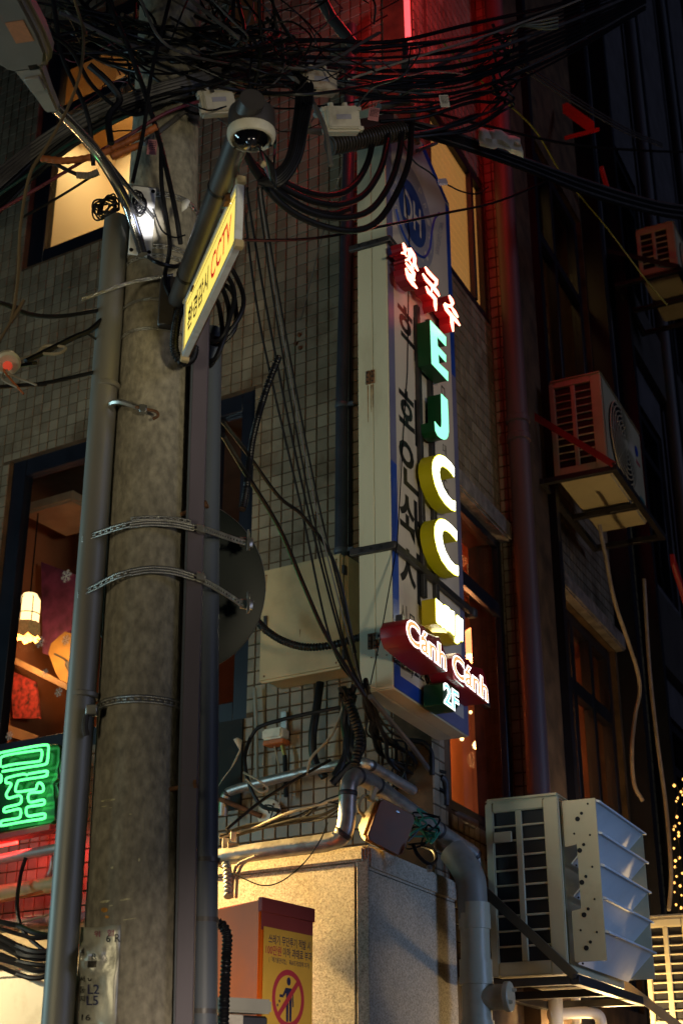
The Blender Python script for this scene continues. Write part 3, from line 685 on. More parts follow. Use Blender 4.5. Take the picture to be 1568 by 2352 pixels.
# torn aluminium number plate wrapped round the pole
pt_ = thing('pole_plate', 'crumpled torn aluminium number plate on the lower pole', 'plate', on_pole(230, 2300))
gx, gy = 9, 16
vs, fs = [], []
for j in range(gy + 1):
    for i in range(gx + 1):
        fx, fy = i / gx, j / gy
        x = 186 + (278 - 186) * fx - 12 * fy; y = 2128 + 245 * fy + 3 * math.sin(fx * 5)
        if fy > .3: x -= 6 * math.sin((fy - .3) * 3) * (1 - fx)
        off = .003
        if .14 < fy < .46 and fx < .62: off += .046 * math.sin((fy - .14) / .32 * math.pi) * (1 - fx / .62) ** .6 * (1 + .35 * math.sin(fx * 23 + fy * 31))
        if fy > .86 and fx > .5: off += .02 * (fy - .86) / .14 * (fx - .5) * 2 * (1 + .5 * math.sin(fx * 19))
        off += .0022 * math.sin(fx * 9 + fy * 14) + .0025 * math.sin(fx * 17 - fy * 9)
        vs.append(on_pole(x, y, max(.002, off)))
for j in range(gy):
    for i in range(gx):
        if j >= gy - 1 and i in (4, 5): continue
        if j in (5,) and i in (2, 3): continue
        fs.append((j * (gx + 1) + i, j * (gx + 1) + i + 1, (j + 1) * (gx + 1) + i + 1, (j + 1) * (gx + 1) + i))
MB().add(vs, fs).build('sheet', M_alu, pt_, solid=.002)
def pole_text(s_, x, y, w_, h_, m, name='lettering', off=.0085, bold=.01, slant=0):
    v2, f2, b = text_mesh(s_, bold)
    P_ = [on_pole(x + (p.x - b[0]) / (b[1] - b[0]) * w_ + slant * (p.y - b[2]), y - (p.y - b[2]) / (b[3] - b[2]) * h_, off) for p in v2]
    MB().add(P_, f2).build(name, m, pt_, smooth=False)
pole_text('L2', 202, 2283, 26, 22, M_navy); pole_text('L5', 199, 2309, 27, 22, M_navy); pole_text('R', 264, 2164, 13, 19, M_ink); pole_text('6', 244, 2164, 10, 17, M_ink)
pole_text('0', 202, 2254, 9, 14, M_ink); pole_text('저', 184, 2256, 11, 16, M_ink); pole_text('동', 184, 2281, 11, 15, M_ink); pole_text('지', 184, 2302, 11, 15, M_ink)
pole_text('위', 216, 2152, 14, 14, mat('faded_red', (0.35, 0.08, 0.12), .6)); pole_text('험', 246, 2150, 16, 15, MATS['faded_red']); pole_text('16', 188, 2344, 20, 14, M_ink); pole_text('R', 212, 2203, 11, 13, M_ink, off=.055)

# ------------------------------------------------------------------ camera arm, dome camera and lit CCTV sign
A0 = at(405, 705, 5.38); A1 = atz(580, 228, A0.z); ad = (A1 - A0).normalized()
arm = thing('camera_boom', 'dark round steel arm carrying the dome camera and lit sign', 'arm', A0)
MB().tube([A0 - ad * .05, A0, A1 - ad * .01, A1], .046, 28).build('tube', M_darkpl, arm)
for k in (.18, .62):
    p = A0 + (A1 - A0) * k
    MB().lathe(p, ad, [(.047, 0), (.0495, .002), (.0495, .016), (.047, .018)], 28).build('clamp_band', M_rubber, arm)
    MB().obox(p + V((.03, 0, -.052)), ad, V((1, 0, 0)), V((0, 0, 1)), .022, .012, .018).build('clamp_lug', M_rust, arm, bev=.003)
    MB().tube(spline([p + V((.03, 0, -.06)), p + V((.055, 0, -.075)), p + V((.05, .02, -.10)), p + V((.075, .01, -.12))], 5), .0025, 5).build('wire_tie', M_chrome, arm)
dm = thing('dome_camera', 'white-ringed dome security camera hanging at the arm end', 'camera', at(577, 322, 4.15))
dc = at(577, 318, 4.14); dax = V((0.0, -0.10, 1)).normalized()
MB().lathe(dc, dax, [(.080, .03), (.086, .034), (.086, .10), (.082, .115), (.05, .12), (.05, .15)], 40).build('housing', M_darkpl, dm)
MB().lathe(dc, dax, [(.071, -.002), (.075, -.009), (.082, -.006), (.087, .006), (.0885, .018), (.087, .030), (.06, .030)], 40).build('ring', M_camwhite, dm)
MB().lathe(dc, dax, [(.006, -.036), (.030, -.032), (.050, -.021), (.064, -.006), (.0705, .006), (.0705, .012)], 40).build('dome', M_dome, dm)
MB().lathe(dc + V((0.004, -.024, -.028)), (0, -.6, -1), [(.019, 0), (.019, .012), (.014, .017), (.004, .019)], 24).build('lens', mat('lens_glass', (.05, .05, .07), .03, .6, var=.05, coat=1), dm)
for a in (.4, 2.5, 4.6): MB().lathe(dc + V((math.cos(a) * .077, math.sin(a) * .077, .002)), -dax, [(.004, 0), (.004, .012)], 10).build('screw', M_rubber, dm)
# loose wires under the camera
for i in range(6):
    p = dc + V((.03, .03, .0)); col = (M_rubber, M_redc, M_greenc, M_rubber, M_rubber, M_rubber)[i]
    tag(MB().tube(spline([p + V((0, .02, -.01)), p + V((.01 + .008 * i, .02, -.05 - .008 * i)), p + V((.03 + .006 * i, .05, -.10 - .012 * i)), p + V((.045, .06 + .01 * i, -.06)), p + V((.05, .08, .02 + .02 * i))], 6), .0045, 6).build('camera_wire', col), ('black', 'red', 'teal', 'black', 'black', 'black')[i] + ' wire looped under the dome camera', 'wire', 'wires looped under the dome camera')
tag(MB().lathe(at(608, 376, 4.2), (0.3, 0, 1), [(.006, -.014), (.012, -.012), (.012, .012), (.006, .014)], 12).build('wire_connector', M_ivory), 'small ivory wire cap hanging beside the dome camera', 'connector')

sg = thing('cctv_sign', 'lit yellow hanging sign lettered CCTV under the camera arm', 'sign', at(423, 828, 5.28))
BL = at(424, 824, 5.26); BRp = atz(548, 562, BL.z); hgt = at(428, 690, BL.y).z - BL.z
sx = (BRp - BL); L_ = sx.length; sx.normalize(); sy = V((0, 0, 1)); sn = sy.cross(sx).normalized()
if sn.dot(CAM - BL) < 0: sn = -sn
def SP(a, b, d=0): return BL + sx * (L_ * a) + sy * (hgt * b) + sn * d
cs = BL + sx * (L_ / 2) + sy * (hgt / 2)
M_frw = mat('frame_white', (0.72, 0.74, 0.76), .45, var=.08, dirt=(.3, .25, .2), dirt_amt=.4, dirt_scale=20)
fw = .018
for a0, a1, b0, b1 in ((0, 1, 0, 0), (0, 1, 1, 1), (0, 0, 0, 1), (1, 1, 0, 1)):
    c = (SP(a0, b0) + SP(a1, b1)) / 2
    if b0 == b1: MB().obox(c + sy * (fw / 2 if b0 == 0 else -fw / 2), sx, sy, sn, L_ / 2, fw / 2, .015).build('frame_bar', M_frw, sg, bev=.003)
    else: MB().obox(c + sx * (fw / 2 if a0 == 0 else -fw / 2), sx, sy, sn, fw / 2, hgt / 2 - fw, .015).build('frame_bar', M_frw, sg, bev=.003)
for a in (0, 1):
    for b in (0, 1): MB().obox(SP(a, b), sx, sy, sn, .016, .016, .019).build('corner_cap', M_ivory, sg, bev=.004)
MB().obox(cs - sn * .004, sx, sy, sn, L_ / 2 - fw, hgt / 2 - fw, .010).build('lit_panel', mat('lit_yellow', (.8, .55, .06), .5, emit=1.0, ecol=(1.0, .76, .15), var=.03), sg, smooth=False)
MB().obox(cs - sn * .017, sx, sy, sn, L_ / 2 - .005, hgt / 2 - .005, .003).build('back_plate', M_rust, sg)
tb = MB(); text_fit(tb, '환경감시', SP(.07, .30, .0075), sx * (L_ * .41), sy * (hgt * .40), .02); tb.build('lettering', M_ink, sg, smooth=False)
tb = MB(); text_fit(tb, 'CCTV', SP(.53, .30, .0075), sx * (L_ * .36), sy * (hgt * .42), .012); tb.build('lettering', mat('sign_red', (.8, .02, .02), .5, emit=.35, ecol=(1, .02, .02)), sg, smooth=False)
for b in (.14, .86): MB().obox(SP(.5, b, .0068), sx, sy, sn, L_ * .46, .0018, .0004).build('border_line', M_ink, sg, smooth=False)
for a in (.12, .72): MB().tube([SP(a, 1), SP(a, 1) + V((-.01, 0, .10))], .004, 6).build('hanger_wire', M_chrome, sg)
# corrugated hose looping under the arm foot and coils of cable behind the sign
def hose(l, r, label, cat, name='flexible_hose', m=None, rib=.010, n=16):
    P_ = spline(pts3(l), n); d = 0; rs = []
    for i in range(len(P_)):
        if i: d += (P_[i] - P_[i - 1]).length
        rs.append(r * (1 + .13 * math.sin(d / rib * 2 * math.pi)))
    return tag(MB().tube(P_, rs, 10).build(name, m or M_rubber), label, cat)
hose([(415, 705, 5.33), (405, 745, 5.29), (400, 790, 5.27), (406, 818, 5.27), (422, 832, 5.28), (440, 824, 5.33), (448, 800, 5.38)], .018, 'ribbed black hose looping below the lit CCTV sign', 'hose', n=40, rib=.014)
for i, (x, y, rx, rz) in enumerate(((500, 700, .07, .19), (492, 735, .06, .21), (510, 690, .09, .20), (485, 760, .05, .18), (505, 720, .08, .16))):
    c = at(x, y, 5.42 + .02 * i)
    tag(MB().tube([c + V((math.cos(a) * rx * (1 + .1 * math.sin(3 * a + i)), math.sin(a * 2) * .02, math.sin(a) * rz)) for a in [k * 2 * math.pi / 40 for k in range(41)]], .011, 8).build('cable_coil', M_rubber), 'loop of black cable coiled behind the lit CCTV sign', 'cable', 'coil of cable behind the CCTV sign')

# ------------------------------------------------------------------ street lamp on the pole
sl = thing('street_lamp', 'grey street lamp head on a curved chrome arm, cut by the frame', 'street lamp', at(325, 575, 5.31))
MB().tube(spline(pts3([(328, 585, 5.30), (316, 540, 5.28), (296, 480, 5.22), (266, 418, 5.10), (226, 355, 4.92), (180, 300, 4.70), (126, 246, 4.46)]), 10), .0235, 24).build('curved_arm', M_chrome, sl)
MB().tube(pts3([(352, 500, 5.31), (300, 436, 5.20), (238, 360, 4.98)]), .011, 16).build('brace', M_chrome, sl)
pc_ = at(327, 508, 5.315)
pdx, pdn = V((.97, .22, 0)).normalized(), V((.22, -.97, 0)).normalized()
MB().obox(pc_, pdx, pdn, V((0, 0, 1)), .052, .006, .185).build('mounting_plate', M_plate, sl, bev=.003)
for sx_, sz_ in ((-1, -1), (1, -1), (1, 1)): MB().lathe(pc_ + pdx * .04 * sx_ + V((0, 0, .165 * sz_)) + pdn * .005, pdn, [(.009, 0), (.009, .004)], 12).build('bolt_head', M_rubber, sl)
MB().obox(at(331, 440, 5.36), pdx, pdn, V((0, 0, 1)), .06, .03, .01).build('top_bracket', M_strap, sl, bev=.002)
h0 = at(118, 240, 4.42); h1 = at(-60, 40, 3.78); h1.z = h0.z + .04
hx = (h1 - h0).normalized(); hy = V((0, 0, 1)).cross(hx).normalized(); hz = hx.cross(hy)
def HP(a, b, c): return h0 + hx * a + hy * b + hz * c
# neck
nk = MB(); vs = []
for a, hw, t in ((-.02, .026, .026), (.08, .034, .030), (.23, .055, .034)):
    vs += [HP(a, -hw, -t), HP(a, hw, -t), HP(a, hw, t), HP(a, -hw, t)]
fs = [(0, 1, 2, 3), (8, 9, 10, 11)] + [(i * 4 + j, i * 4 + (j + 1) % 4, i * 4 + 4 + (j + 1) % 4, i * 4 + 4 + j) for i in range(2) for j in range(4)]
nk.add(vs, fs).build('neck', M_lampgrey, sl, bev=.008, seg=2)
prof = [(.20, .055), (.22, .09), (.27, .118), (.38, .13), (.60, .13), (.72, .118), (.78, .085)]
out = [(a, b) for a, b in prof] + [(a, -b) for a, b in reversed(prof)]
MB().prism([HP(a, b, -.030) for a, b in out], hz * .085).build('head', M_lampgrey, sl, bev=.022, seg=3)
inn = [(a * .88 + .052, b * .80) for a, b in prof]; inn = inn + [(a, -b) for a, b in reversed(inn)]
MB().prism([HP(a, b, -.040) for a, b in inn], hz * .012).build('cover_panel', mat('lamp_cover', (.22, .20, .19), .5, var=.08), sl, bev=.004, seg=2)
MB().prism([HP(a, b, -.0425) for a, b in ((.36, .015), (.36, .085), (.46, .085), (.46, .015))], hz * .002).build('rating_label', mat('label_orange', (.60, .24, .12), .6, var=.1, scale=80), sl, smooth=False)
MB().obox(HP(.235, .03, -.037), hx, hy, hz, .012, .018, .004).build('latch_slot', M_rubber, sl)
MB().obox(HP(.15, .0, -.036), hx, hy, hz, .035, .030, .008).build('latch', M_lampgrey, sl, bev=.003)
for i in range(7): MB().lathe(HP(.50 + .03 * i, -.10, -.037), -hz, [(.008, 0), (.008, .004), (.003, .007)], 10).build('led_bead', mat('led_yellow', (.75, .45, .08), .3, var=.05), sl)
# added spot beside the arm to whiten the mounting plate; the lamp head stays unlit
put(lamp('street_lamp_light', 'SPOT', h0 + V((.45, -.05, -.30)), 150, (1.0, .97, .95), pc_ + V((.015, 0, .0)), spot_size=R(8.5), spot_blend=.3, shadow_soft_size=.03), sl)

# ------------------------------------------------------------------ tall corner signboard
N1 = 0.21; N0 = 0.012; SU0 = -1.045; SU1 = 0.050; SZ0, SZ1 = 3.81, 7.70
sb = thing('signboard', 'tall white and blue projecting signboard on the building corner', 'signboard', RR.W(SU0, .1, SZ0))
CHM = .46
prf = [(SU0, SZ0), (SU1, SZ0), (SU1, SZ1 - .10), (SU1 - CHM, SZ1 + .10), (SU0, SZ1 - .04)]
MB().prism([RR.W(u, N0, z) for u, z in prf], RR.n * (N1 - N0)).build('box', M_signside, sb, bev=.006)
# front edge: two folded leaves with a gap, a flange on the bottom
for a, b in ((N0 + .004, (N0 + N1) / 2 - .002), ((N0 + N1) / 2 + .002, N1 - .004)):
    MB().fbox(RR, SU0 - .006, SU0, a, b, SZ0 + .01, SZ1 - .06).build('edge_panel', M_signside, sb, bev=.002)
    MB().fbox(RR, SU0 + .01, SU1 - .02, a, b, SZ0 - .006, SZ0).build('bottom_panel', M_signside, sb, bev=.002)
def sgn_pts(l, n=N1): return [RR.P(x, y, n) for x, y in l]
e = .0022; bw = .085; z_ = RR.hit(*c2(470, 990), N1)[1]; z2 = RR.hit(*c2(1080, 120), N1)[1]
inner = [(SU0 + bw, SZ0 + bw), (SU1 - bw, SZ0 + bw), (SU1 - bw, SZ1 - .13), (SU1 - CHM - .03, SZ1 + .02), (SU0 + bw, SZ1 - .12)]
MB().prism([RR.W(u, N1, z) for u, z in inner], RR.n * e).build('face', M_signface, sb, smooth=False)
def strip(u0, u1, z0, z1, m, nm='border_strip'): MB().fbox(RR, u0, u1, N1, N1 + e, z0, z1).build(nm, m, sb, smooth=False)
strip(SU0 + .002, SU0 + bw, SZ0 + .002, z_, M_blue); strip(SU0 + .002, SU0 + bw, z_, SZ1 - .06, M_lilac)
strip(SU1 - bw, SU1 - .012, SZ0 + .002, z2, M_lilac); strip(SU1 - bw, SU1 - .012, z2, SZ1 - .14, M_blue)
um = RR.hit(*c3(775, 1650), N1)[0]
strip(SU0 + bw, um, SZ0 + .002, SZ0 + bw, M_blue); strip(um, SU1 - bw, SZ0 + .002, SZ0 + bw, M_lilac)
MB().prism([RR.W(u, N1, z) for u, z in ((SU1 - bw, SZ1 - .13), (SU1 - .012, SZ1 - .105), (SU1 - CHM - .005, SZ1 + .09), (SU1 - CHM - .03, SZ1 + .02))], RR.n * e).build('border_strip', M_blue, sb, smooth=False)
# printed vertical name, one mesh for each character
for ch_, x0, y0, x1, y1 in (('학', 560, 1600, 760, 2240), ):
    pass
def sgn_char(s_, cx, cy, wu, hz_, m=M_ink, off=.03, n=N1 + .0034, parent=None):
    u, z = RR.hit(cx, cy, N1); mb = MB(); text_fit(mb, s_, RR.W(u - wu / 2, n, z - hz_ / 2), RR.u * wu, V((0, 0, hz_)), off)
    return mb.build('lettering', m, parent or sb, smooth=False)
for s_, y in (('학', 765), ('화', 958), ('인', 1072), ('쇄', 1195), ('사', 1318)):
    sgn_char(s_, 938 + (y - 765) * .012, y, .34, .31, off=.020)
sgn_char('02)226', *c3(700, 1345), .40, .12, off=.006)
sgn_char('시ㅁ', *c3(625, 800), .20, .11, off=.004)
for s_, x, y in (('ㅌ', 945, 1800), ): sgn_char(s_, *c1(x, y), .06, .07, off=.003)
for s_, x, y in (('ㅁ', 985, 295), ('대', 1000, 880), ('C', 1008, 1235), ('ㅂ', 1020, 1320)): sgn_char(s_, *c2(x, y), .06, .07, off=.003)
# emblem: ring, disc, monogram, curved flourish, slanted word
eu, ez = RR.hit(*c1(675, 690), N1)
def ring_poly(r0, r1, n, a0=0, a1=2 * math.pi, k=48):
    mb = MB(); 
    for i in range(k):
        p, q = a0 + (a1 - a0) * i / k, a0 + (a1 - a0) * (i + 1) / k
        mb.add([RR.W(eu + math.cos(p) * r0, n, ez + math.sin(p) * r0), RR.W(eu + math.cos(p) * r1, n, ez + math.sin(p) * r1), RR.W(eu + math.cos(q) * r1, n, ez + math.sin(q) * r1), RR.W(eu + math.cos(q) * r0, n, ez + math.sin(q) * r0)], [(0, 1, 2, 3)])
    return mb
M_ringp = mat('emblem_grey', (.30, .29, .36), .5, var=.06)
ring_poly(.225, .36, N1 + .0032).build('emblem_ring', M_ringp, sb, smooth=False)
ring_poly(.0, .225, N1 + .0034).build('emblem_disc', mat('emblem_blue', (.022, .055, .21), .5, var=.1), sb, smooth=False)
mb = MB(); text_fit(mb, 'DH', RR.W(eu - .14, N1 + .0045, ez - .11), RR.u * .28, V((0, 0, .22)), .02); mb.build('monogram', M_signface, sb, smooth=False)
mb = MB(); wd = 'DAEHWA PRINTING '
for i, ch_ in enumerate(wd):
    if ch_ == ' ': continue
    a = math.pi * 1.15 - i * 2 * math.pi / len(wd) * .92; du, dz = math.cos(a), math.sin(a)
    o_ = RR.W(eu + du * .262 - dz * -.0, N1 + .0045, ez + dz * .262); tx = RR.u * dz + V((0, 0, -du)); ty = RR.u * du + V((0, 0, dz))
    text_fit(mb, ch_, o_ - tx * .022, tx * .044, ty * .062, .004)
mb.build('emblem_lettering', M_signface, sb, smooth=False)
fl = [c1(510, 650), (c1(545, 790)), c1(600, 930), c1(680, 1060), c1(790, 1135), c1(850, 1060), c1(870, 900), c1(900, 760), c1(950, 690)]
fl3 = spline([RR.P(x, y, N1 + .004) for x, y in fl], 6)
MB().tube(fl3, .010, 4).build('flourish', M_blue, sb)
mb = MB(); o_ = RR.P(*c1(905, 1090), N1 + .0035); tX = RR.P(*c1(955, 770), N1 + .0035) - o_; text_fit(mb, 'PRINTING CORP', o_, tX, RR.P(*c1(945, 1110), N1 + .0035) - o_, .0); mb.build('lettering', M_ringp, sb, smooth=False)
# straps round the sign, hinges, bolted seams
def strap3(l, hw, name='sign_strap'):
    for a, b in zip(l, l[1:]):
        d = (b - a); MB().obox((a + b) / 2, d, V((0, 0, 1)).cross(d), V((0, 0, 1)), d.length / 2 + .012, .014, hw).build(name, M_dsteel, sb, bev=.004)
zs1 = RR.hit(*c3(460, 90), N1)[1]; zs2 = RR.hit(*c1(400, 950), N1)[1]
strap3([RR.W(SU0 - .022, N0 - .03, zs1), RR.W(SU0 - .022, N1 + .022, zs1)], .022); strap3([RR.W(SU0 - .02, N1 + .024, zs1), RR.W(SU1 + .05, N1 + .024, zs1 + .0)], .022)
strap3([RR.W(SU0 - .022, N0 - .03, zs2), RR.W(SU0 - .022, N1 + .022, zs2)], .020); strap3([RR.W(SU0 - .02, N1 + .024, zs2), RR.W(SU0 + .42, N1 + .024, zs2)], .020)
MB().fbox(RR, SU1 + .04, SU1 + .10, N1 - .02, N1 + .05, zs1 - .03, zs1 + .03).build('strap_end', M_dsteel, sb, bev=.01)
for k in range(3):
    for zz in (zs1, zs2): MB().lathe(RR.W(SU0 - .036, N0 + .03 + .06 * k, zz), -RR.u, [(.009, 0), (.009, .003)], 10).build('strap_hole', M_black, sb)
for (x, y) in (c2(255, 150), c3(275, 1050)):
    n_, z = RR.hitu(x, y, SU0 - .008)
    MB().fbox(RR, SU0 - .014, SU0 - .006, n_ - .026, n_ - .003, z - .045, z + .045).fbox(RR, SU0 - .014, SU0 - .006, n_ + .003, n_ + .026, z - .045, z + .045).build('hinge', M_rust, sb, bev=.002)
    for dn in (-.015, .015):
        for dz in (-.03, 0, .03): MB().lathe(RR.W(SU0 - .014, n_ + dn, z + dz), -RR.u, [(.005, 0), (.005, .003)], 8).build('screw', M_black, sb)
M_streak = mat('rust_streak', (.30, .17, .07), .9, var=.5, scale=30)
n_, z = RR.hitu(*c2(255, 150), SU0 - .006)
for dn, hh in ((-.016, .24), (.015, .15), (.004, .18)):
    MB().prism([RR.W(SU0 - .0064, n_ + dn - .004, z - .05), RR.W(SU0 - .0064, n_ + dn + .004, z - .05), RR.W(SU0 - .0064, n_ + dn + .0015, z - .05 - hh), RR.W(SU0 - .0064, n_ + dn - .0015, z - .05 - hh)], -RR.u * .0004).build('rust_streak', M_streak, sb, smooth=False)
n_, z = RR.hitu(*c3(360, 1005), SU0 - .01)
MB().fbox(RR, SU0 - .03, SU0 - .008, (N0 + N1) / 2 + .01, N1 + .06, z - .018, z + .018).build('side_bracket', M_strap, sb, bev=.003)
for k in range(3): MB().lathe(RR.W(SU0 - .0302, (N0 + N1) / 2 + .03 + .045 * k, z), -RR.u, [(.008, 0), (.008, .002)], 10).build('slot', M_black, sb)
MB().fbox(RR, SU0 - .035, SU0 - .0, N1 + .03, N1 + .07, z - .12, z + .10).build('end_bracket', M_dsteel, sb, bev=.004)
for x, y in ((330, 1190), (420, 1190), (265, 1215)):
    n_, z = RR.hitu(*c3(x, y), SU0 - .006); MB().lathe(RR.W(SU0 - .006, n_, z), -RR.u, [(.004, 0), (.004, .002)], 8).build('screw', M_rust, sb)
MB().tube([RR.P(*c3(255, 1490), N1 + .03), RR.P(*c3(360, 1000), N1 + .03), RR.P(*c3(525, 80), N1 + .045), RR.P(*c2(590, 700), N1 + .01), RR.P(*c2(630, 100), N1 + .01), RR.P(*c1(650, 900), N1 + .012), RR.P(*c1(590, 380), N1 + .012)], .0035, 5).build('signal_wire', M_rubber, sb)

# channel letters: rails, returns and lit faces
ltr = thing('letter_rail', 'dark steel rail behind the lit letters on the signboard', 'rail', RR.W(-.55, N1 + .02, 4.5))
ur = RR.hit(*c2(760, 800), N1 + .02)[0]; ur2 = RR.hit(*c2(880, 900), N1 + .02)[0]
for u in (ur, ur2): MB().fbox(RR, u - .022, u + .022, N1 + .006, N1 + .032, RR.hit(*c3(790, 600), N1 + .02)[1], RR.hit(*c1(700, 1600), N1 + .02)[1]).build('upright', M_dsteel, ltr, bev=.003)
NF = N1 + .12
def emis(name, col, st, body=None): return mat(name, body or col, .4, emit=st, ecol=col, var=.02)
M_eg = emis('lit_green', (.26, 1.0, .58), 1.5); M_gret = mat('green_return', (.0, .05, .012), .45, var=.1)
M_ey = emis('lit_yellowwhite', (1.0, 1.0, .72), 4.0); M_yret = mat('olive_yellow_return', (.36, .30, .0), .5, emit=.035, ecol=(.8, .72, .0), var=.08)
M_halo = emis('yellow_halo', (1.0, .95, .05), 1.3)
def channel(name, label, poly, cr, face, ret, nf=NF, nb=N1 + .034, group='lit letters on the signboard', halo=None, pw=0, pc=(1, 1, 1)):
    pts = [cr(x, y) for x, y in poly]; f3 = [RR.P(x, y, nf) for x, y in pts]
    c = sum(f3, V((0, 0, 0))) / len(f3)
    t = thing(name, label, 'letter', c - RR.n * (nf - nb), group)
    bb = [p - RR.n * (nf - nb) for p in f3]; n = len(f3)
    MB().add(f3 + bb, [(i, (i + 1) % n, (i + 1) % n + n, i + n) for i in range(n)] + [tuple(range(2 * n - 1, n - 1, -1))]).build('return', ret, t, smooth=n > 14)
    if halo: MB().add([p + RR.n * .001 for p in f3], [tuple(range(n))]).build('trim_edge', halo, t, smooth=False)
    sc_ = 1.0 if not halo else .985
    MB().prism([p + RR.n * .0012 for p in f3] if not halo else inset([p + RR.n * .002 for p in f3], .0065), RR.n * .004).build('lit_face', face, t, smooth=False)
    if pw:
        l = lamp(name + '_light', 'AREA', c + RR.n * .02, pw, pc, c + RR.n, shape='RECTANGLE', size=.2, size_y=.25); put(l, t)
    return t
def inset(pts, d):
    """move every corner of a planar outline inwards by d"""
    n = len(pts); c = [((p - RR.o).dot(RR.u), p.z) for p in pts]; nn = (pts[0] - RR.o).dot(RR.n)
    area = sum(c[i][0] * c[(i + 1) % n][1] - c[(i + 1) % n][0] * c[i][1] for i in range(n)); sg_ = 1 if area > 0 else -1
    out = []
    for i in range(n):
        (x0, y0), (x1, y1), (x2, y2) = c[i - 1], c[i], c[(i + 1) % n]
        d1 = math.hypot(x1 - x0, y1 - y0) or 1; d2 = math.hypot(x2 - x1, y2 - y1) or 1
        nx = -(y1 - y0) / d1 - (y2 - y1) / d2; ny = (x1 - x0) / d1 + (x2 - x1) / d2; L = math.hypot(nx, ny) or 1
        out.append(RR.W(x1 + nx / L * d * sg_, nn, y1 + ny / L * d * sg_))
    return out
channel('letter_e', 'green glowing block letter E below the red Korean letters', [(855, 1775), (1012, 1945), (1012, 2035), (922, 1937), (928, 2035), (1012, 2128), (1012, 2197), (933, 2108), (940, 2208), (1033, 2296), (1033, 2388), (871, 2213)], c1, M_eg, M_gret, pw=2.2, pc=(.3, 1, .6))
channel('letter_j', 'green glowing block letter J under the letter E', [(965, 318), (1028, 382), (1036, 560), (1040, 700), (1032, 750), (1015, 778), (995, 782), (962, 768), (930, 740), (908, 692), (900, 598), (922, 628), (945, 655), (960, 662), (969, 650), (971, 600), (968, 450)], c2, M_eg, M_gret, pw=1.8, pc=(.3, 1, .6))
C1 = [(1097, 1065), (1060, 1005), (1000, 948), (960, 931), (930, 934), (900, 958), (880, 1005), (875, 1060), (880, 1130), (905, 1240), (950, 1350), (1010, 1440), (1070, 1495), (1110, 1511), (1108, 1400), (1070, 1385), (1025, 1330), (985, 1260), (957, 1180), (948, 1115), (956, 1075), (975, 1056), (1000, 1060), (1040, 1090), (1080, 1138), (1097, 1168)]
C2 = [(1123, 1705), (1070, 1640), (1010, 1590), (970, 1577), (940, 1584), (915, 1615), (900, 1665), (898, 1720), (904, 1790), (930, 1900), (975, 2010), (1040, 2100), (1100, 2150), (1140, 2166), (1138, 2055), (1100, 2040), (1055, 1990), (1010, 1910), (984, 1830), (975, 1765), (981, 1722), (1000, 1703), (1025, 1710), (1060, 1735), (1105, 1785), (1123, 1812)]
channel('letter_c', 'upper of the two yellow glowing letters C', C1, c2, M_ey, M_yret, halo=M_halo, pw=2.6, pc=(1, .95, .45))
channel('letter_c', 'lower of the two yellow glowing letters C, above the strap', C2, c2, M_ey, M_yret, halo=M_halo, pw=2.6, pc=(1, .95, .45))
# small yellow block with merged white letters
MJ = [(912, 612), (955, 650), (990, 690), (1000, 676), (1025, 688), (1050, 712), (1056, 742), (1070, 730), (1098, 748), (1102, 780), (1102, 1000), (1060, 960), (1030, 950), (1000, 912), (985, 920), (960, 890), (935, 880), (918, 850)]
MJ2 = [(1114, 795), (1125, 778), (1145, 790), (1158, 812), (1175, 815), (1187, 835), (1187, 1060), (1160, 1045), (1150, 1075), (1128, 1082), (1104, 1060), (1104, 1015), (1114, 990)]
def block(name, label, outline, cr, nf, nb, m, group=None):
    f3 = [RR.P(*cr(x, y), nf) for x, y in outline]; t = thing(name, label, 'sign', sum(f3, V((0, 0, 0))) / len(f3) - RR.n * .05, group)
    MB().prism(f3, -RR.n * (nf - nb)).build('body', m, t, bev=.004); return t
yb = block('letter_block', 'small yellow box with merged white glowing letters under the strap', [(912, 612), (1000, 676), (1102, 780), (1145, 782), (1187, 835), (1187, 1062), (1150, 1082), (1102, 1060), (1000, 925), (918, 872)], c3, NF, N1 + .034, mat('mustard_return', (.46, .34, .01), .5, emit=.05, ecol=(.8, .6, .0)))
for pl_ in (MJ, MJ2):
    f3 = [RR.P(*c3(x, y), NF + .0015) for x, y in pl_]
    MB().add(f3, [tuple(range(len(f3)))]).build('trim_edge', M_halo, yb, smooth=False)
    MB().prism(inset([p + RR.n * .0008 for p in f3], .006), RR.n * .004).build('lit_face', M_ey, yb, smooth=False)
put(lamp('block_light', 'AREA', RR.P(*c3(1050, 840), NF + .02), 2.0, (1, .95, .6), RR.P(*c3(1050, 840), NF + 1), shape='RECTANGLE', size=.2, size_y=.2), yb)

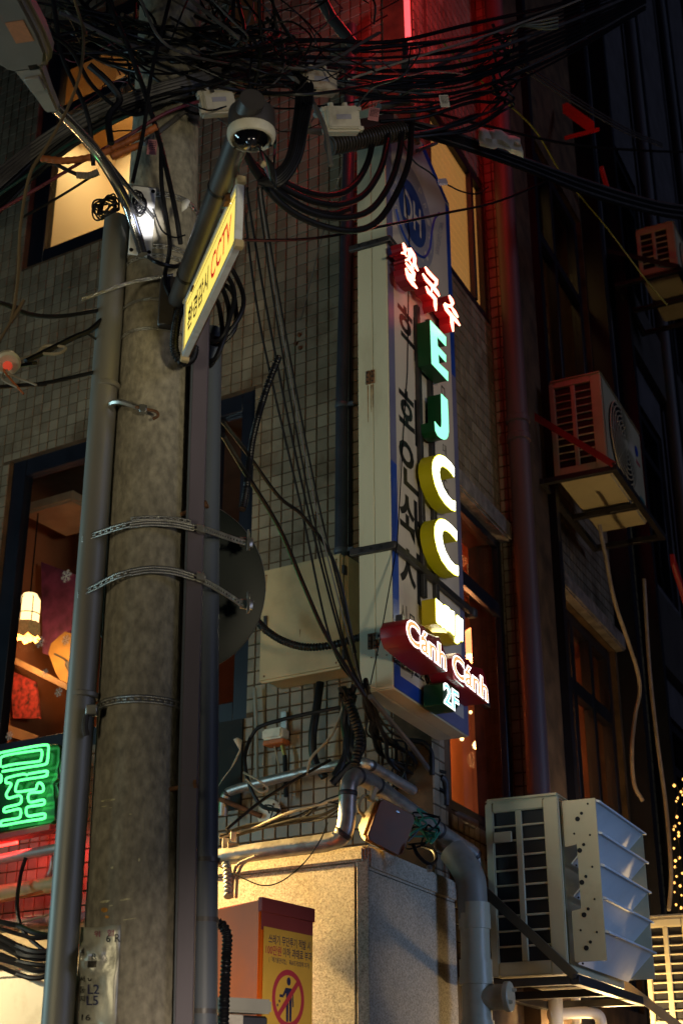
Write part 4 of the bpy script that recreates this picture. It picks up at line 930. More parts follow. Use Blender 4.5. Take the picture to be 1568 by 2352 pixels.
# red script sign, two words, each with a deep red body
M_w = emis('lit_white', (1.0, .93, .92), 3.2); M_or = emis('lit_orange', (1.0, .38, .14), 1.15); M_redr = mat('red_return', (.22, .008, .014), .45, var=.1, emit=.012, ecol=(.6, 0, 0.02))
NS = N1 + .20
def word(s_, label, x0, y0, x1, y1, hgt_, cr, nf, nb, white, core, body, dep_col, name='script_sign', group='glowing words low on the signboard', offw=.05, offc=.012, pw=2.0):
    """x0 y0 = foot of the first letter, x1 y1 = foot of the last, in view cr"""
    a = RR.P(*cr(x0, y0), nf); b = RR.P(*cr(x1, y1), nf); X = b - a; X = RR.u * X.dot(RR.u) + V((0, 0, X.z)); Y = V((0, 0, hgt_))
    t = thing(name, label, 'sign', a - RR.n * .1, group)
    v_, f_, bb = text_mesh(s_, offw)
    mb = MB(); text_fit(mb, s_, a + RR.n * .001, X, Y, offw); mb.build('lit_outline', white, t, smooth=False)
    mb = MB(); text_fit(mb, s_, a + RR.n * .003, X, Y, offc, box=(s_, offw)); mb.build('lit_core', core, t, smooth=False)
    # body: the outline of the whole word, one solid return
    return t, a, X, Y
def wordbody(t, outline, cr, nf, nb, m, name='body'):
    f3 = [RR.P(*cr(x, y), nf) for x, y in outline]; MB().prism(f3, -RR.n * (nf - nb)).build(name, m, t, bev=.005)
hC = abs(RR.hit(*c3(620, 840), NS)[1] - RR.hit(*c3(620, 1095), NS)[1])
t, a, X, Y = word('Cánh', 'left of two glowing red-bodied words Cánh', 617, 1040, 1025, 1362, hC, c3, NS, 0, M_w, M_or, 0, 0)
wordbody(t, [(617, 880), (650, 822), (700, 835), (745, 880), (790, 890), (830, 960), (915, 1000), (950, 1000), (985, 1090), (1025, 1200), (1025, 1362), (900, 1290), (745, 1160), (660, 1090), (622, 980)], c3, NS - .001, N1 + .05, M_redr)
put(lamp('word_light', 'AREA', a + X * .5 + Y * .5 + RR.n * .03, 3.0, (1, .6, .5), a + X * .5 + RR.n, shape='RECTANGLE', size=.4, size_y=.2), t)
t, a, X, Y = word('Cánh', 'right of two glowing red-bodied words Cánh, in front of the window', 1083, 1385, 1447, 1680, hC, c3, NS, 0, M_w, M_or, 0, 0)
wordbody(t, [(1083, 1225), (1110, 1168), (1160, 1175), (1200, 1230), (1250, 1230), (1290, 1300), (1360, 1320), (1390, 1330), (1420, 1420), (1447, 1520), (1447, 1680), (1330, 1600), (1200, 1500), (1120, 1430), (1085, 1320)], c3, NS - .001, N1 + .05, M_redr)
put(lamp('word_light', 'AREA', a + X * .5 + Y * .5 + RR.n * .03, 3.0, (1, .6, .5), a + X * .5 + RR.n, shape='RECTANGLE', size=.4, size_y=.2), t)
pa, pb = RR.P(*c3(470, 1135), N1 + .045), RR.P(*c3(1440, 1700), N1 + .045); dd = pb - pa
MB().obox((pa + pb) / 2, dd, RR.n, V((0, 0, 1)), dd.length / 2, .018, .018).build('carrier_bar', M_dsteel, ltr, bev=.003)
NG = N1 + .15
M_cy = emis('lit_cyan', (.25, 1.0, .88), 1.15)
h2 = abs(RR.hit(*c3(1000, 1470), NG)[1] - RR.hit(*c3(1000, 1690), NG)[1])
t, a, X, Y = word('2F', 'small green-bodied glowing floor sign reading 2F', 996, 1675, 1152, 1790, h2, c3, NG, 0, M_w, M_cy, 0, 0, name='floor_sign', offw=.045, offc=.008)
wordbody(t, [(996, 1480), (1015, 1460), (1060, 1480), (1152, 1545), (1152, 1700), (1115, 1768), (1050, 1728), (996, 1690)], c3, NG - .001, N1 + .03, M_gret)
put(lamp('floor_light', 'AREA', a + X * .5 + Y * .5 + RR.n * .03, 1.6, (.4, 1, .85), a + X * .5 + RR.n, shape='RECTANGLE', size=.2, size_y=.2), t)

# red Korean letters: brush strokes with red sides
M_rn = emis('lit_redwhite', (1.0, .80, .50), 3.0); M_rh = emis('lit_red_edge', (1.0, .05, .03), 2.2)
NK = N1 + .13
KOR = (('쌀', 'first of the three red-edged Korean letters, under the emblem', [[(585, 990), (600, 1030), (610, 1065), (600, 1095), (565, 1092)], [(600, 1090), (625, 1130)], [(634, 1042), (652, 1090), (655, 1130), (640, 1160), (605, 1168)], [(640, 1155), (668, 1205)], [(658, 1042), (690, 1110), (702, 1150), (700, 1210), (738, 1275)], [(612, 1190), (650, 1240), (695, 1300), (692, 1370)], [(612, 1245), (630, 1300), (645, 1350), (690, 1410), (728, 1452)], [(632, 1300), (665, 1320), (705, 1375)], [(668, 1200), (690, 1262)]]),
       ('국', 'middle of the three red-edged Korean letters', [[(808, 1232), (840, 1285), (890, 1340), (922, 1370), (920, 1405), (893, 1445)], [(783, 1300), (820, 1360), (880, 1425), (930, 1490), (952, 1532)], [(880, 1420), (872, 1490)], [(816, 1428), (845, 1490), (880, 1520), (910, 1560), (912, 1620), (918, 1678)]]),
       ('수', 'last of the three red-edged Korean letters, above the letter E', [[(1050, 1520), (1075, 1570), (1086, 1600), (1068, 1632), (1030, 1625), (1002, 1598)], [(1075, 1640), (1105, 1690), (1140, 1745)], [(996, 1610), (1025, 1665), (1070, 1720), (1120, 1775), (1160, 1828)], [(1068, 1710), (1080, 1800), (1092, 1888)]]))
for s_, lb, strokes in KOR:
    f0 = RR.P(*c1(*strokes[0][0]), NK); t = thing('korean_letter', lb, 'letter', f0 - RR.n * .1, 'red Korean letters on the signboard')
    for st in strokes:
        for wdt, nn, m, nm in ((42, NK, M_rh, 'neon_edge'), (31, NK + .0025, M_rn, 'lit_face')):
            Lp, Rp = ribbon2d(st, wdt); a = [RR.P(*c1(x, y), nn) for x, y in Lp]; b = [RR.P(*c1(x, y), nn) for x, y in Rp]; n = len(a)
            MB().add(a + b, [(i, i + 1, n + i + 1, n + i) for i in range(n - 1)]).build(nm, m, t, smooth=False)
        Lp, Rp = ribbon2d(st, 40); a = [RR.P(*c1(x, y), NK - .001) for x, y in Lp]; b = [RR.P(*c1(x, y), NK - .001) for x, y in Rp]; poly = a + b[::-1]
        MB().prism(poly, -RR.n * .075).build('return', M_redr, t, smooth=False)
    c = RR.P(*c1(*strokes[-1][len(strokes[-1]) // 2]), NK + .03); put(lamp('korean_light', 'POINT', c, .5, (1, .12, .06), shadow_soft_size=.06), t)
pa, pb = RR.P(*c1(540, 1180), N1 + .04), RR.P(*c1(1060, 1800), N1 + .04); dd = pb - pa
MB().obox((pa + pb) / 2, dd, RR.n, V((0, 0, 1)), dd.length / 2, .014, .014).build('carrier_bar', M_dsteel, ltr, bev=.003)

# ------------------------------------------------------------------ electrical cabinet on the front wall
eb = thing('electrical_cabinet', 'cream steel electrical cabinet on the tiles left of the signboard', 'cabinet', FF.W(-.8, .1, 4.2))
eu0, ez1 = FF.hit(601, 1312, .25); eu1, ez0 = FF.hit(783, 1545, .25); ez0 = FF.hit(577, 1572, .25)[1]
MB().fbox(FF, eu0, eu1 + .02, .0, .205, ez0 + .02, ez1).build('body', M_ivory, eb, bev=.012, seg=2)
MB().fbox(FF, eu0 - .008, eu1, .206, .248, ez0, ez1 + .005).build('door', M_ivory, eb, bev=.014, seg=2)
for k in (.12, .86): MB().fbox(FF, eu1 - .006, eu1 + .012, .18, .235, ez0 + (ez1 - ez0) * k - .03, ez0 + (ez1 - ez0) * k + .03).build('hinge', M_dsteel, eb, bev=.002)
MB().fbox(FF, eu0 + .03, eu0 + .055, .248, .262, (ez0 + ez1) / 2 - .06, (ez0 + ez1) / 2 + .06).build('latch', M_dsteel, eb, bev=.004)
for fu in (.06, .94):
    for fz in (.05, .95): MB().lathe(FF.W(eu0 + (eu1 - eu0) * fu, .248, ez0 + (ez1 - ez0) * fz), FF.n, [(.007, 0), (.006, .003)], 10).build('screw', M_rust, eb)
for fu, hh in ((.06, .10), (.5, .05), (.94, .14)):
    u_ = eu0 + (eu1 - eu0) * fu; z_0 = ez0 + (ez1 - ez0) * (.94 if fu != .5 else .4)
    MB().prism([FF.W(u_ - .005, .2484, z_0), FF.W(u_ + .005, .2484, z_0), FF.W(u_ + .001, .2484, z_0 - hh), FF.W(u_ - .002, .2484, z_0 - hh)], FF.n * .0003).build('rust_streak', M_streak, eb, smooth=False)
hose([(590, 1425, 8.30), (612, 1448, 8.25), (650, 1472, 8.18), (700, 1486, 8.10), (760, 1482, 8.03), (828, 1463, 7.95)], .022, 'ribbed black hose sagging across the cream cabinet', 'hose', n=40, rib=.02)
tag(MB().tube(spline([FF.P(735, 1568, .12), FF.P(728, 1620, .14), FF.P(718, 1690, .14), FF.P(722, 1745, .12), FF.P(745, 1785, .10)], 8), .026, 12).build('cable', M_rubber), 'thick black cable dropping out of the cream cabinet', 'cable')
tag(MB().tube([FF.P(585, 1580, .05), FF.P(588, 1660, .05), FF.P(590, 1790, .05)], .013, 8).build('conduit_pipe', M_galv), 'thin grey conduit under the left edge of the cream cabinet', 'pipe')
# dark drainpipe beside the signboard
dp = thing('drainpipe', 'dark blue-black drainpipe on the tiles beside the signboard', 'pipe', FF.P(787, 1270, .08))
MB().tube([FF.P(783, 1285, .075), FF.P(785, 900, .075), FF.P(800, 360, .075), FF.P(806, 60, .075)], .042, 20).build('tube', mat('drain_dark', (.035, .04, .055), .45, var=.2), dp)
for y, x in ((938, 785), (1272, 783)):
    p = FF.P(x, y, .075); MB().lathe(p, (0, 0, 1), [(.044, 0), (.047, .006), (.047, .028), (.044, .034)], 20).build('bracket_ring', M_bluep, dp); MB().obox(p + FF.u * .06 + V((0, 0, .017)), FF.u, FF.n, V((0, 0, 1)), .03, .008, .012).build('bracket_arm', M_bluep, dp)
MB().tube([FF.P(803, 1300, .03), FF.P(804, 900, .03), FF.P(812, 420, .03)], .010, 8).build('side_wire', M_rubber, dp)
# flashing box, round plate and other fittings on the tiles under the cabinet
fb = thing('beacon_box', 'small white and orange box with cables on the tiles under the cabinet', 'junction box', FF.P(635, 1700, .06))
MB().fbox(FF, *(lambda a: (a[0] - .075, a[0] + .075))(FF.hit(633, 1690, .06)), .01, .11, FF.hit(633, 1690, .06)[1] - .03, FF.hit(633, 1690, .06)[1] + .04).build('cover', M_camwhite, fb, bev=.012, seg=2)
MB().fbox(FF, *(lambda a: (a[0] - .07, a[0] + .08))(FF.hit(633, 1690, .06)), .012, .10, FF.hit(633, 1708, .06)[1] - .012, FF.hit(633, 1708, .06)[1] + .02).build('orange_base', M_orangec, fb, bev=.006)
MB().obox(FF.P(652, 1655, .03), FF.u, FF.n, V((0, 0, 1)), .022, .006, .06).build('bracket', M_strap, fb, bev=.003)
MB().tube([FF.P(648, 1712, .06), FF.P(654, 1735, .06)], .012, 10).build('gland', mat('brass', (.5, .38, .12), .4, .8), fb)
MB().tube([FF.P(654, 1735, .06), FF.P(657, 1830, .06)], .014, 8).build('lead', M_rubber, fb)
MB().tube(spline([FF.P(630, 1712, .05), FF.P(640, 1760, .05), FF.P(645, 1810, .06), FF.P(640, 1850, .06)], 6), .005, 6).build('lead', M_palec, fb)
rp = thing('round_plate', 'round white wall plate with wires below the beacon box', 'wall plate', FF.P(620, 1866, .03))
MB().lathe(FF.P(619, 1868, .02), FF.n, [(.085, 0), (.085, .012), (.07, .02), (.03, .022)], 24).build('disc', M_camwhite, rp)
for k in range(6):
    a = k * math.pi / 3; MB().lathe(FF.P(619, 1868, .04) + FF.u * .06 * math.cos(a) + V((0, 0, .06 * math.sin(a))), FF.n, [(.008, 0), (.008, .004)], 8).build('bolt_head', M_rust, rp)
MB().tube(spline([FF.P(619, 1868, .05), FF.P(612, 1850, .08), FF.P(628, 1855, .07), FF.P(622, 1880, .07), FF.P(645, 1862, .06)], 6), .005, 6).build('wire_tangle', M_rubber, rp)
tag(MB().tube([FF.P(505, 1835, .15), FF.P(600, 1875, .06)], .016, 10).build('support_rod', M_rust), 'rusty reddish rod slanting behind the pole to the round plate', 'rod')
# flat black panel standing in for a recess, and a curled white paper left of the tiles
tag(MB().fbox(FF, -1.75, -1.36, -.004, .02, 3.55, 4.13).build('dark_panel', M_black), 'black panel standing in for the recess below the window beside the pole', 'panel')
cp = [FF.P(x, y, n) for x, y, n in ((500, 1808, .06), (520, 1780, .10), (540, 1752, .10), (552, 1728, .05), (556, 1700, .06), (545, 1694, .10), (536, 1698, .12), (550, 1722, .06), (530, 1765, .12), (512, 1788, .14))]
tag(MB().add(cp, [(0, 1, 8, 9), (1, 2, 7, 8), (2, 3, 7), (3, 4, 5, 6, 7)]).build('curled_sheet', M_paper, solid=.003), 'curled pale sheet hanging in the dark gap beside the pole', 'sheet')

# ------------------------------------------------------------------ granite corner pillar
gp = thing('granite_pillar', 'granite-clad pillar below the signboard, one face brightly lit', 'pillar', RR.W(-.5, 0, 0))
PN = .03; PU0 = -1.03; PU1 = .135; PZ = 2.93
FU = (FF.u, )
cpt = RR.W(PU0, PN, 0)                      # street corner of the pillar
FG = Frame(cpt, FF.u, FF.n)                 # its front face
MB().prism([cpt, RR.W(PU1, PN, 0), RR.W(PU1, -.9, 0), cpt - FF.u * 1.05 + V((0, 0, 0))], V((0, 0, PZ))).build('core', M_grout, gp)
gj = .010
MB().prism([FG.W(-1.05, 0, 0), FG.W(-.048, 0, 0), FG.W(-.048, .022, 0), FG.W(-1.05, .022, 0)], V((0, 0, PZ - .01))).build('slab', M_granF, gp, bev=.003)
MB().prism([FG.W(-.036, 0, 0), FG.W(.004, .0, 0), RR.W(PU0 - .012, PN + .024, 0), FG.W(-.036, .022, 0)], V((0, 0, PZ - .01))).build('slab', M_granF, gp, bev=.002)
MB().fbox(RR, PU0 - .010, PU1, PN + .001, PN + .024, 0, PZ - .05).build('slab', M_granF, gp, bev=.003)
MB().fbox(RR, PU0 - .014, PU1 + .01, PN - .06, PN + .034, PZ - .05 + .004, PZ + .075).build('coping', M_granF, gp, bev=.012, seg=2)
MB().fbox(FG, -1.06, .01, -.08, .034, PZ - .006, PZ + .07).build('coping', M_granF, gp, bev=.012, seg=2)

# ------------------------------------------------------------------ orange CCTV control box and a grey box below it
ob = at(597, 2066, 6.25)
bx = thing('control_box', 'orange control box with a yellow no-dumping notice beside the pole', 'control box', V((ob.x, ob.y, 1.9)))
pr = atz(716, 2093, ob.z); plf = atz(497, 2087, ob.z)
dR_ = (pr - ob); wR = dR_.length; dR_.normalize(); dL_ = (plf - ob); wL = dL_.length + .15; dL_.normalize()
wL = .36
BH = .95
nR_ = V((dR_.y, -dR_.x, 0)); nR_ = nR_ if nR_.dot(CAM - ob) > 0 else -nR_
def OB(a, b, d=0): return ob + dR_ * (wR * a) - V((0, 0, BH * b)) + nR_ * d
MB().prism([ob, pr, pr + dL_ * wL, ob + dL_ * wL], V((0, 0, -BH))).build('housing', M_orange, bx, bev=.006, seg=2)
MB().obox((ob + pr) / 2 + V((0, 0, -.02)) + nR_ * .004, dR_, nR_, V((0, 0, 1)), wR / 2 + .004, .012, .03).build('lid_edge', M_maroon, bx, bev=.003)
MB().prism([OB(.01, .01, .0075), OB(.99, .01, .0075), OB(.99, .13, .0075), OB(.01, .13, .0075)], nR_ * .001).build('header', M_maroon, bx, smooth=False)
MB().prism([OB(.05, .115, .009), OB(.985, .115, .009), OB(.985, .99, .009), OB(.05, .99, .009)], nR_ * .0012).build('notice', M_yel, bx, smooth=False)
def ob_text(s_, a, b, w_, h_, m, off=.012):
    mb = MB(); text_fit(mb, s_, OB(a, b, .011), dR_ * (wR * w_), V((0, 0, BH * h_)), off); mb.build('lettering', m, bx, smooth=False)
pxh = BH   # rows read off the notice
def brow(y): # picture row (view 850,3380) to a fraction of the box height on the near edge
    return (y - 660) / 3130.0
ob_text('쓰레기 무단투기 적발 시', .14, .185, .80, .042, M_navy); ob_text('100만원', .09, .232, .29, .042, M_crimson); ob_text('이하 과태료 부과', .41, .232, .56, .042, M_navy)
ob_text('(「폐기물관리법」 제68조제3항에 의거)', .15, .268, .77, .028, M_navy, .006)
def disc2(a, b, r0, r1, m, d, nm, k=40):
    mb = MB(); c = OB(a, b, d)
    for i in range(k):
        p, q = 2 * math.pi * i / k, 2 * math.pi * (i + 1) / k
        f = lambda r_, t: c + dR_ * (math.cos(t) * r_) + V((0, 0, math.sin(t) * r_))
        mb.add([f(r0, p), f(r1, p), f(r1, q), f(r0, q)], [(0, 1, 2, 3)])
    mb.build(nm, m, bx, smooth=False)
rC = wR * .29; ca_, cb_ = .52, .41
# figure that drops litter, then the ban ring over it
fg = MB(); cc_ = OB(ca_, cb_, .0112)
def fgp(pts): fg.add([cc_ + dR_ * (x * rC) + V((0, 0, y * rC)) for x, y in pts], [tuple(range(len(pts)))])
fgp([(.02 + .13 * math.cos(i * .45), .62 + .15 * math.sin(i * .45)) for i in range(14)])
fgp([(-.18, .38), (.20, .38), (.24, .30), (.24, -.05), (-.14, -.05), (-.14, .15)]); fgp([(-.18, .38), (-.10, .25), (-.28, .06), (-.36, .12)]); fgp([(-.36, .12), (-.28, .02), (-.56, .02), (-.56, .12)])
fgp([(-.14, -.05), (.03, -.05), (.02, -.82), (-.12, -.82)]); fgp([(.07, -.05), (.24, -.05), (.22, -.80), (.08, -.80)]); fgp([(.27, .28), (.33, .22), (.36, -.28), (.28, -.28)])
fgp([(-.62, -.10), (-.54, -.06), (-.50, -.15), (-.58, -.19)]); fgp([(-.72, -.24), (-.64, -.22), (-.64, -.32), (-.72, -.32)])
fg.build('pictogram', M_navy, bx, smooth=False)
disc2(ca_, cb_, rC * .84, rC * 1.04, M_crimson, .0118, 'ban_ring')
s45 = (dR_ + V((0, 0, 1.0))).normalized(); s_n = (dR_ - V((0, 0, 1.0))).normalized(); cc2 = OB(ca_, cb_, .0119)
MB().add([cc2 + s45 * rC * .9 + s_n * rC * .1, cc2 + s45 * rC * .9 - s_n * rC * .1, cc2 - s45 * rC * .9 - s_n * rC * .1, cc2 - s45 * rC * .9 + s_n * rC * .1], [(0, 1, 2, 3)]).build('ban_bar', M_crimson, bx, smooth=False)
MB().prism([OB(.02, .565, .0115), OB(.96, .565, .0115), OB(.975, .58, .0115), OB(.975, .98, .0115), OB(.02, .98, .0115)], nR_ * .001).build('white_notice', M_whitep, bx, smooth=False)
mb = MB(); text_fit(mb, 'CCTV', OB(.06, .635, .0132), dR_ * (wR * .30), V((0, 0, BH * .038)), .015); mb.build('lettering', M_navy, bx, smooth=False)
mb = MB(); text_fit(mb, '설치안내', OB(.38, .635, .0132), dR_ * (wR * .24), V((0, 0, BH * .030)), .008); mb.build('lettering', M_ink, bx, smooth=False)
mb = MB(); text_fit(mb, '서울중구', OB(.80, .635, .0132), dR_ * (wR * .14), V((0, 0, BH * .020)), .004); mb.build('lettering', M_ink, bx, smooth=False)
mb = MB(); text_fit(mb, 'd', OB(.70, .64, .0132), dR_ * (wR * .07), V((0, 0, BH * .045)), .03); mb.build('emblem', M_crimson, bx, smooth=False)
for a in (.09, .93): MB().lathe(OB(a, .05, .0085), nR_, [(.006, 0), (.006, .003)], 10).build('rivet', M_maroon, bx)
hose([(500, 2120, 5.75), (512, 2128, 5.75), (522, 2150, 5.75), (520, 2200, 5.75), (516, 2290, 5.75), (512, 2420, 5.75)], .020, 'ribbed black hose running down beside the orange control box', 'hose', n=40, rib=.016)
gb = thing('meter_box', 'small grey plastic box in front of the orange control box', 'box', at(565, 2352, 5.8))
gq = [atz(x, y, at(512, 2310, 5.85).z) for x, y in ((512, 2312), (628, 2318), (600, 2262), (530, 2262))]
g0 = at(510, 2316, 5.85); g1 = atz(625, 2322, g0.z); gd = (g1 - g0); gn = V((gd.y, -gd.x, 0)).normalized(); gn = gn if gn.y < 0 else -gn
MB().prism([g0 - V((0, 0, .012)), g1 - V((0, 0, .012)), g1 - gn * .2 - V((0, 0, .0)), g0 - gn * .2], V((0, 0, .055))).build('lid', mat('meter_lid', (.30, .29, .24), .5, var=.1), gb, bev=.008, seg=2)
MB().obox((g0 + g1) / 2 - gn * .1 - V((0, 0, .22)), gd, gn, V((0, 0, 1)), gd.length / 2 - .012, .09, .20).build('body', M_dsteel, gb, bev=.008)
MB().obox(g0 + gd * .22 - gn * .005 - V((0, 0, .22)), gd, gn, V((0, 0, 1)), gd.length * .20, .012, .20).build('side_cover', M_box, gb, bev=.004)

# ------------------------------------------------------------------ pipes round the pillar top
def pipe(l, r, name, label, m, rings=(), k=20, n=10, ringm=None, ring_name='clamp_ring', cat='pipe', pt=None):
    P_ = spline(pt or pts3(l), n)
    t = thing(name, label, cat, P_[0]); MB().tube(P_, r, k).build('tube', m, t)
    for f in rings:
        i = min(len(P_) - 2, int(f * (len(P_) - 1))); d = (P_[i + 1] - P_[i]).normalized()
        MB().lathe(P_[i], d, [(r * 1.01, 0), (r * 1.07, .004), (r * 1.07, .022), (r * 1.01, .026)], k).build(ring_name, ringm or m, t)
    return t
Yp = RR.W(PU0, PN, 0).y
pipe([(430, 1990, 7.62), (505, 1970, 7.52), (640, 1950, 7.36), (745, 1936, 7.24), (782, 1922, 7.20), (795, 1890, 7.19), (798, 1840, 7.19), (802, 1800, 7.20), (820, 1783, 7.26), (850, 1795, 7.36), (900, 1832, 7.60), (985, 1893, 7.95), (1050, 1938, 8.18), (1085, 1962, 8.28), (1098, 1990, 8.30), (1102, 2015, 8.31)], .0455, 'foil_pipe', 'larger lagged pipe bending over the pillar corner, gold-lit end', M_foil, (.28, .42, .53, .62, .75, .87), 24, 8, M_dsteel)
pipe(None, .030, 'foil_pipe', 'thinner lagged pipe running along the tiles above the bent one', M_foil, (.15, .5, .68, .85), 18, 8, M_dsteel,
     pt=[FF.P(512, 1872, .10), FF.P(518, 1830, .12), FF.P(545, 1812, .12), FF.P(680, 1778, .14), FF.P(790, 1754, .20)] + pts3([(835, 1752, 7.95), (880, 1775, 8.05), (990, 1840, 8.4), (1090, 1894, 8.7)]))
pipe([(1012, 1785, 8.3), (1022, 1795, 8.32), (1024, 1830, 8.35), (1024, 1850, 8.35)], .020, 'elbow_pipe', 'short dark elbow pipe above the lagged pipes', M_dsteel, (.4,), 14, 8)
for (x, y, s_) in ((518, 1938, .03), (536, 1922, .026)):
    tag(MB().obox(at(x, y, 7.5), (1, .3, 0), (0, 1, 0), (0, 0, 1), s_ * .6, .006, s_).build('bracket_tab', M_camwhite, bev=.003), 'small white bracket tab above the gold-lit pipe ' + ('near the pole' if x < 530 else 'next to the square nut'), 'bracket')
tag(MB().obox(at(536, 1945, 7.48), (1, .3, 0), (0, 1, 0), (0, 0, 1), .03, .01, .02).build('pipe_bracket', M_ivory, bev=.003), 'pale pipe bracket under the gold-lit pipe beside the pole', 'bracket')
hose([(524, 2060, 7.3), (523, 2010, 7.36), (520, 1985, 7.4)], .022, 'short ribbed hose standing behind the orange control box', 'hose', m=M_galv, n=30, rib=.025)
for i, (dx, lb) in enumerate(((0, 'thin pale cable beside the ribbed hose behind the control box'), (10, 'second pale cable beside the ribbed hose behind the control box'))):
    tag(MB().tube(spline(pts3([(533 + dx, 2062, 7.32), (536 + dx, 2015, 7.36), (548 + dx, 1985, 7.38), (585, 1968, 7.33)]), 6), .008, 6).build('cable', M_palec), lb, 'cable')
tag(MB().tube(spline(pts3([(505, 1990, 7.3), (560, 2018, 7.2), (606, 2034, 7.15), (650, 2022, 7.12), (700, 1980, 7.12), (735, 1930, 7.15), (752, 1890, 7.25)]), 8), .0035, 6).build('thin_wire', M_rubber), 'thin dark wire drooping across the lit granite', 'wire')
# PVC soil pipe with elbow and clean-out
sp_ = thing('soil_pipe', 'ivory PVC soil pipe with clean-out cap right of the pillar', 'pipe', at(1098, 2352, 8.0))
def vp(y, Y=8.0, x=None): return at(x if x is not None else 1087 + (y - 2050) * .03, y, Y)
MB().tube([vp(2600), vp(2400), vp(2200), vp(2100)], .080, 28).build('tube', M_pvc, sp_)
MB().tube(spline(pts3([(1040, 1955, 8.06), (1062, 1985, 8.02), (1080, 2020, 8.0), (1084, 2060, 8.0), (1086, 2112, 8.0)]), 8), .082, 28).build('elbow', mat('elbow_grey', (.27, .245, .20), .5, var=.12, scale=5, dirt=(.1, .08, .06), dirt_amt=.6), sp_)
for y0, y1, rr in ((2075, 2100, .086), (2100, 2135, .088), (2205, 2245, .089), (2245, 2262, .092), (2345, 2400, .089)): MB().tube([vp(y0), vp(y1)], rr, 28).build('collar', M_pvc, sp_)
b0 = vp(2292); MB().tube([b0, b0 + V((.16, -.07, .0))], .066, 24).build('branch', M_pvc, sp_)
MB().tube([b0 + V((.145, -.0635, 0)), b0 + V((.175, -.0765, 0))], .078, 28).build('cap', M_pvc, sp_, bev=.004)
for a in (.9, 3.9): MB().lathe(b0 + V((.175, -.0765, 0)) + V((.02 * math.cos(a), .045 * math.cos(a), .045 * math.sin(a))), (.92, -.4, 0), [(.012, 0), (.008, .02)], 8).build('cap_lug', M_pvc, sp_)
# old floodlight lying on the pillar top
fl_ = thing('floodlight', 'beige floodlight with brown front lying on the pillar top', 'floodlight', at(880, 1930, 7.35))
fc = at(893, 1900, 7.28); fn_ = V((.55, -.80, -.22)).normalized(); fx = V((0, 0, 1)).cross(fn_).normalized(); fy = fn_.cross(fx)
fx2 = (fx * .96 + fy * -.28).normalized(); fy2 = fn_.cross(fx2)
def FL(a, b, c): return fc + fx2 * a + fy2 * b + fn_ * c
vs = []
for c, w_, h_ in ((-.20, .05, .05), (-.13, .075, .085), (-.02, .125, .115), (.012, .128, .118)): vs += [FL(-w_, -h_, c), FL(w_, -h_, c), FL(w_, h_, c), FL(-w_, h_, c)]
fs = [(3, 2, 1, 0), (12, 13, 14, 15)] + [(i * 4 + j, i * 4 + (j + 1) % 4, i * 4 + 4 + (j + 1) % 4, i * 4 + 4 + j) for i in range(3) for j in range(4)]
MB().add(vs, fs).build('housing', M_ivory, fl_, bev=.022, seg=3)
MB().prism([FL(a, b, .012) for a, b in ((-.10, -.112), (.10, -.112), (.12, -.09), (.12, .09), (.10, .112), (-.10, .112), (-.12, .09), (-.12, -.09))], fn_ * .012).build('front_plate', M_brownp, fl_, bev=.004)
MB().obox(FL(0, .085, .026), fx2, fy2, fn_, .012, .005, .003).build('clip', M_chrome, fl_)
MB().tube(spline([FL(-.12, .0, -.06), FL(-.16, .03, -.08), FL(-.15, .10, -.10), FL(-.08, .12, -.12)], 6), .009, 8).build('stirrup', M_ivory, fl_)
MB().obox(FL(-.11, .13, -.08), fx2, fy2, fn_, .014, .04, .014).build('knob', M_ivory, fl_, bev=.004)
random.seed(11)
tw = thing('tangled_twine', 'tangle of teal twine lying beside the floodlight', 'twine', at(985, 1900, 7.6))
for i in range(9):
    c = at(975 + random.uniform(-22, 30), 1905 + random.uniform(-20, 22), 7.62)
    MB().tube(spline([c + V((random.uniform(-.08, .08), random.uniform(-.05, .05), random.uniform(-.06, .06))) for _ in range(6)], 5), .0055, 6).build('strand', M_clothg if i < 6 else M_rubber, tw)
tag(MB().tube(spline(pts3([(948, 1940, 7.3), (960, 1965, 7.28), (985, 1985, 7.3), (1000, 1975, 7.4), (995, 1955, 7.45), (970, 1945, 7.5)]), 8), .010, 8).build('cable', M_rubber), 'black cable looped over the pillar coping under the twine', 'cable')
tag(MB().tube([at(985, 1990, 7.28), at(986, 2000, 7.27)], .014, 10).build('cable_clip', M_strap), 'small white clip on the granite under the cable loop', 'clip')

